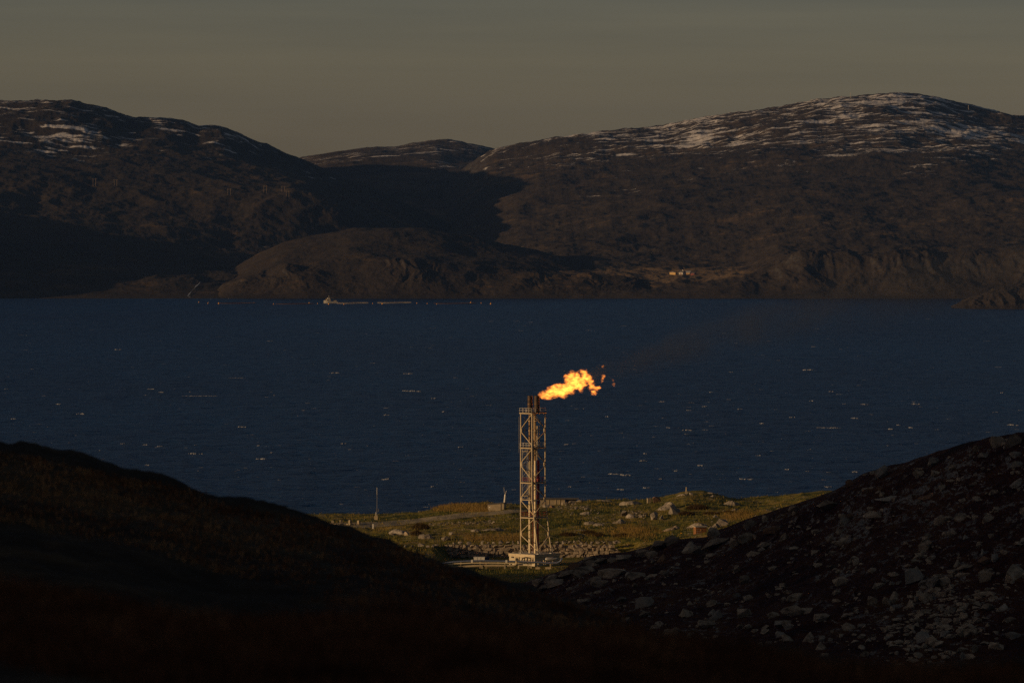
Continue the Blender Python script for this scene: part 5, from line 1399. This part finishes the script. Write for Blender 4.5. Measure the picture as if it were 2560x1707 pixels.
# ------------------------------------------------------------------ whitecaps
def foam():
    rg = random.Random(9); V, Fc = [], []; n = 0
    items = []
    a = [(557, 253, 36), (712, 438, 40), (757, 453, 30), (272, 509, 36), (67, 578, 28), (1137, 616, 46), (1940, 448, 80), (1822, 560, 34), (685, 700, 30), (580, 695, 28), (755, 707, 24), (905, 741, 60), (1235, 767, 60), (920, 700, 20), (225, 748, 36), (700, 796, 34), (1805, 862, 46), (2087, 545, 22), (2038, 482, 30), (1915, 366, 44), (1580, 362, 50), (2040, 898, 40), (1620, 694, 30), (1215, 704, 24), (945, 742, 24), (380, 556, 50), (895, 451, 14), (1427, 538, 16), (1290, 467, 16), (2165, 710, 26), (1280, 737, 18), (770, 713, 14), (30, 438, 20), (950, 470, 200), (1110, 385, 90)]
    for x, y, l in a: items.append((0.5315 * x, 740 + 0.5315 * y, 0.5315 * l, 1.0 if l < 85 else 0.3))
    b = [(178, 548, 26), (213, 548, 14), (325, 586, 20), (725, 556, 22), (800, 537, 26), (1580, 527, 50), (1478, 524, 18), (1530, 594, 36), (1225, 590, 30), (1078, 620, 24), (720, 652, 56), (710, 671, 18), (1705, 647, 34), (1740, 627, 22), (2295, 627, 46), (1400, 640, 110), (510, 766, 26), (780, 824, 34), (1200, 842, 30), (1530, 854, 42), (360, 865, 80), (415, 870, 60), (515, 932, 34), (145, 927, 26), (1405, 928, 54), (1305, 360, 50), (1415, 465, 36), (130, 722, 30), (390, 940, 60), (585, 889, 24), (1315, 510, 22), (590, 514, 26), (970, 550, 30), (625, 640, 20), (930, 370, 20), (2245, 470, 20), (830, 468, 20), (1830, 526, 50), (1800, 640, 20), (500, 800, 40), (660, 850, 30), (1000, 890, 80), (1060, 775, 26)]
    for x, y, l in b: items.append((1350 + 0.5145 * x, 740 + 0.5145 * y, 0.5145 * l, 1.0 if l < 75 else 0.6))
    for _ in range(700):
        u = rg.random()
        items.append((rg.uniform(-80, 2640), 795 + 500 * u ** 0.8, 4 + 14 * rg.random() ** 3, rg.uniform(0.06, 0.4)))
    for px in (528, 572, 635, 690, 704, 730, 910, 936, 945, 1130, 1496, 1508, 2480, 2550, 1860): items.append((px + rg.uniform(-4, 4), 746.5 if px < 2400 else 771.5, rg.uniform(2, 6), 0.9))
    for px, py, l, st in items:
        Yq = 110 * F_PX / (py - YH); k = Yq / F_PX
        L = l * k; segs = max(4, int(L / 0.7)); hgt = (0.3 + 0.35 * min(1, L / 7)) * st
        rot = rg.gauss(-0.06, 0.08)
        for strand in range(1 if l < 8 else rg.choice((4, 5, 6))):
            ox, oy = rg.uniform(-0.42, 0.42) * L * (strand > 0), rg.uniform(-4.5, 4.5) * (strand > 0) * min(1, L / 6)
            sc = 0.75 if strand == 0 else rg.uniform(0.15, 0.5)
            ring = []
            for i in range(segs + 1):
                u = i / segs; e = math.sin(math.pi * u) ** 0.5 if 0 < u < 1 else 0.0
                x = (u - 0.5) * L * sc + ox; y = oy + x * rot * 3 + rg.gauss(0, 0.25)
                e = (0.45 + 0.55 * e) * (0.1 + 0.9 * rg.random() ** 1.2) * (0 < u < 1)
                wd = (0.25 + 1.0 * e) * min(1.0, 0.35 + st)
                base = Vector((X(px, Yq), Yq, 0)) + Vector((x, y, 0))
                ring += [base + Vector((0, -wd, 0.01)), base + Vector((rg.uniform(-.1, .1), -0.3 * wd, hgt * e + 0.02)), base + Vector((0, wd, 0.01))]
            V += ring
            for i in range(segs):
                for j in (0, 1): Fc.append((n + i * 3 + j, n + (i + 1) * 3 + j, n + (i + 1) * 3 + j + 1, n + i * 3 + j + 1))
            n += len(ring)
    g = G('sea_foam')
    p = g.pos()
    g.principled(g.ramp(g.noise(p, 1.3, 4, 0.7), [(0.36, (0.03, 0.05, 0.08)), (0.60, (0.44, 0.44, 0.45))]), 0.8, spec=0.2)
    me = bpy.data.meshes.new('sea_foam'); me.from_pydata([tuple(v) for v in V], [], Fc); me.materials.append(g.m)
    o = bpy.data.objects.new('sea_foam', me); scene.collection.objects.link(o); tag(o, kind='stuff')
foam()

# ------------------------------------------------------------------ flame and smoke
MAIN = [(490, 527, 24), (530, 527, 42), (575, 532, 50), (622, 500, 62), (660, 440, 44), (692, 482, 66), (722, 425, 40), (760, 485, 66), (805, 455, 64), (850, 442, 66), (835, 335, 48), (806, 296, 26), (880, 290, 52), (905, 365, 66), (945, 300, 44), (955, 400, 66), (1000, 375, 60), (1022, 252, 44), (1045, 312, 52), (1082, 325, 46), (1110, 375, 38), (1115, 430, 30), (1150, 425, 30), (1182, 440, 30), (1142, 488, 32), (1206, 430, 20), (780, 535, 34), (980, 455, 34)]
WISPS = [[(1268, 288, 19), (1256, 325, 15), (1249, 362, 13)], [(1264, 187, 15)], [(1380, 345, 10), (1394, 385, 13), (1396, 420, 11)]]
FLAME_Y, FLAME_SC = 1580.0, 0.2041
FLAME_GAIN = 3.3
def fpos(zx, zy): return P(1250 + FLAME_SC * zx, 880 + FLAME_SC * zy, FLAME_Y)
def flame_mat(blobs, gain, seed):
    """burning gas: emission where torn noise still lies inside the rolling lobes of the jet"""
    g = G('burning_gas')
    p = g.pos()
    k = FLAME_SC * FLAME_Y / F_PX
    wn = g.n('TexNoise'); g.t.links.new(g.pos(0.62, 1.0, 1.2), wn.inputs['Vector']); wn.inputs['Scale'].default_value = 0.95; wn.inputs['Detail'].default_value = 5; wn.inputs['Roughness'].default_value = 0.68
    wv = g.n('VectorMath', operation='MULTIPLY_ADD'); g.t.links.new(wn.outputs['Color'], wv.inputs[0])
    wv.inputs[1].default_value = (2.9, 2.9, 2.9); wv.inputs[2].default_value = (-1.45, -1.45, -1.45)
    pw = g.n('VectorMath', operation='ADD'); g.t.links.new(p, pw.inputs[0]); g.t.links.new(wv.outputs[0], pw.inputs[1])
    best = None
    rg = random.Random(seed)
    for zx, zy, r_ in blobs:
        c = fpos(zx, zy)
        sb = g.n('VectorMath', operation='DISTANCE'); g.t.links.new(pw.outputs[0], sb.inputs[0]); sb.inputs[1].default_value = (c.x, c.y + rg.uniform(-.3, .3) * r_ * k, c.z)
        d = g.math('DIVIDE', sb.outputs['Value'], r_ * k * 1.12)
        best = d if best is None else g.math('SMOOTH_MIN', best, d, 0.18)
    n2 = g.noise(g.pos(0.6, 1.0, 1.2), 1.25, 7, 0.74, 0.8)
    n3 = g.noise(p, 0.45, 2, 0.5)
    f = g.math('SUBTRACT', g.math('ADD', 1.0, g.math('MULTIPLY', g.math('SUBTRACT', n2, 0.5), 2.6)), best)
    s = g.ss(f, 0.02, 0.55)
    s = g.math('MULTIPLY', s, g.math('MULTIPLY_ADD', g.ss(n2, 0.36, 0.62), 1.25, 0.12))
    em = g.n('VolumePrincipled')
    em.inputs['Color'].default_value = (0.02, 0.02, 0.02, 1)
    em.inputs['Density'].default_value = 0.0
    g.put(em.inputs['Emission Strength'], g.math('MULTIPLY', s, gain))
    em.inputs['Emission Color'].default_value = (1.0, 0.27, 0.03, 1)
    g.t.links.new(em.outputs[0], g.out.inputs['Volume'])
    g.m.cycles.volume_step_rate = 0.12
    return g.m
def flame(blobs, name, label, gain, seed, grow):
    cx = sum(b[0] for b in blobs) / len(blobs); cyq = sum(b[1] for b in blobs) / len(blobs)
    k = FLAME_SC * FLAME_Y / F_PX
    org = fpos(cx, cyq)
    bm = bmesh.new()
    for zx, zy, r_ in blobs:
        bmesh.ops.create_icosphere(bm, subdivisions=3, radius=r_ * k * 1.1 + grow, matrix=Matrix.Translation(fpos(zx, zy) - org))
    me = bpy.data.meshes.new('flame_raw'); bm.to_mesh(me); bm.free()
    o = bpy.data.objects.new(name, me); scene.collection.objects.link(o)
    rm = o.modifiers.new('r', 'REMESH'); rm.mode = 'VOXEL'; rm.voxel_size = 0.12
    dg = bpy.context.evaluated_depsgraph_get(); dg.update()
    me2 = bpy.data.meshes.new_from_object(o.evaluated_get(dg))
    o.modifiers.clear(); o.data = me2; bpy.data.meshes.remove(me); me2.name = name
    me2.materials.clear(); me2.materials.append(flame_mat(blobs, gain, seed))
    o.location = org
    tag(o, label, 'flame')
flame(MAIN, 'flame', 'large bright yellow flame streaming sideways from the burner tips', FLAME_GAIN, 4, 0.55)
flame(WISPS[0], 'flame_wisp', 'small orange wisp torn off beyond the end of the flame', 3.0, 5, 0.35)
flame(WISPS[1], 'flame_wisp', 'tiny orange wisp floating highest above the flame end', 2.2, 6, 0.3)
flame(WISPS[2], 'flame_wisp', 'faint red wisp drifting farthest from the flame', 1.6, 7, 0.3)

def smoke():
    g = G('smoke')
    p = g.pos(obj=True)
    # radial falloff round the drifting axis, axis stored as a chain in object space: density from noise and distance
    s = g.sep(p)
    u = g.math('DIVIDE', s[0], 125.0)                                    # 0 at the flame end, 1 at the frame edge
    axz = g.math('ADD', g.math('MULTIPLY', u, 42.0), g.math('MULTIPLY', g.math('MULTIPLY', u, u), -14.0))
    rad = g.math('MULTIPLY_ADD', g.math('POWER', g.math('MAXIMUM', u, 0.0), 0.55), 12.0, 2.2)
    dz = g.math('SUBTRACT', s[2], axz)
    dy = g.math('SUBTRACT', s[1], g.math('MULTIPLY', u, 60.0))
    rr_ = g.math('DIVIDE', g.math('SQRT', g.math('ADD', g.math('MULTIPLY', dz, dz), g.math('MULTIPLY', dy, dy))), rad)
    fall = g.ss(rr_, 1.0, 0.15)
    nz = g.noise(p, 0.075, 4, 0.6, 0.5)
    dens = g.math('MULTIPLY', g.math('MULTIPLY', fall, g.ss(nz, 0.36, 0.62, 0.15, 1.0)), g.math('DIVIDE', SMOKE_GAIN, rad))
    pv = g.n('VolumePrincipled')
    pv.inputs['Color'].default_value = (0.12, 0.13, 0.16, 1)
    g.put(pv.inputs['Density'], dens)
    g.t.links.new(pv.outputs[0], g.out.inputs['Volume'])
    vs, fs = [], []
    n, m_ = 20, 14
    for i in range(n + 1):
        uu = i / n * 1.35
        cx, cyq, cz = uu * 125, uu * 60, uu * 42 - 14 * uu * uu
        r_ = (max(uu, 0) ** 0.55 * 12 + 2.2) * 1.02
        vs += [(cx, cyq + math.cos(2 * math.pi * j / m_) * r_ / math.cos(math.pi / m_), cz + math.sin(2 * math.pi * j / m_) * r_ / math.cos(math.pi / m_)) for j in range(m_)]
    fs = [(i * m_ + j, i * m_ + (j + 1) % m_, (i + 1) * m_ + (j + 1) % m_, (i + 1) * m_ + j) for i in range(n) for j in range(m_)] + [tuple(range(m_)), tuple(range(n * m_, (n + 1) * m_))]
    o = MB().add(vs, fs).build('smoke', g.m)
    o.location = P(1470, 945, 1580)
    tag(o, None, None, None, 'stuff')
SMOKE_GAIN = 0.5
smoke()
# ------------------------------------------------------------------ the air
def haze():
    g = G('haze')
    pv = g.n('VolumePrincipled')
    pv.inputs['Color'].default_value = (0.16, 0.34, 0.80, 1)
    pv.inputs['Density'].default_value = 1.8e-5
    pv.inputs['Anisotropy'].default_value = 0.0
    g.t.links.new(pv.outputs[0], g.out.inputs['Volume'])
    mb = MB(); mb.box((0, 5400, 145), (7000, 13000, 300))
    o = mb.build('haze', g.m)
    o.location = (0, 0, 0)
    tag(o, kind='stuff')
haze()
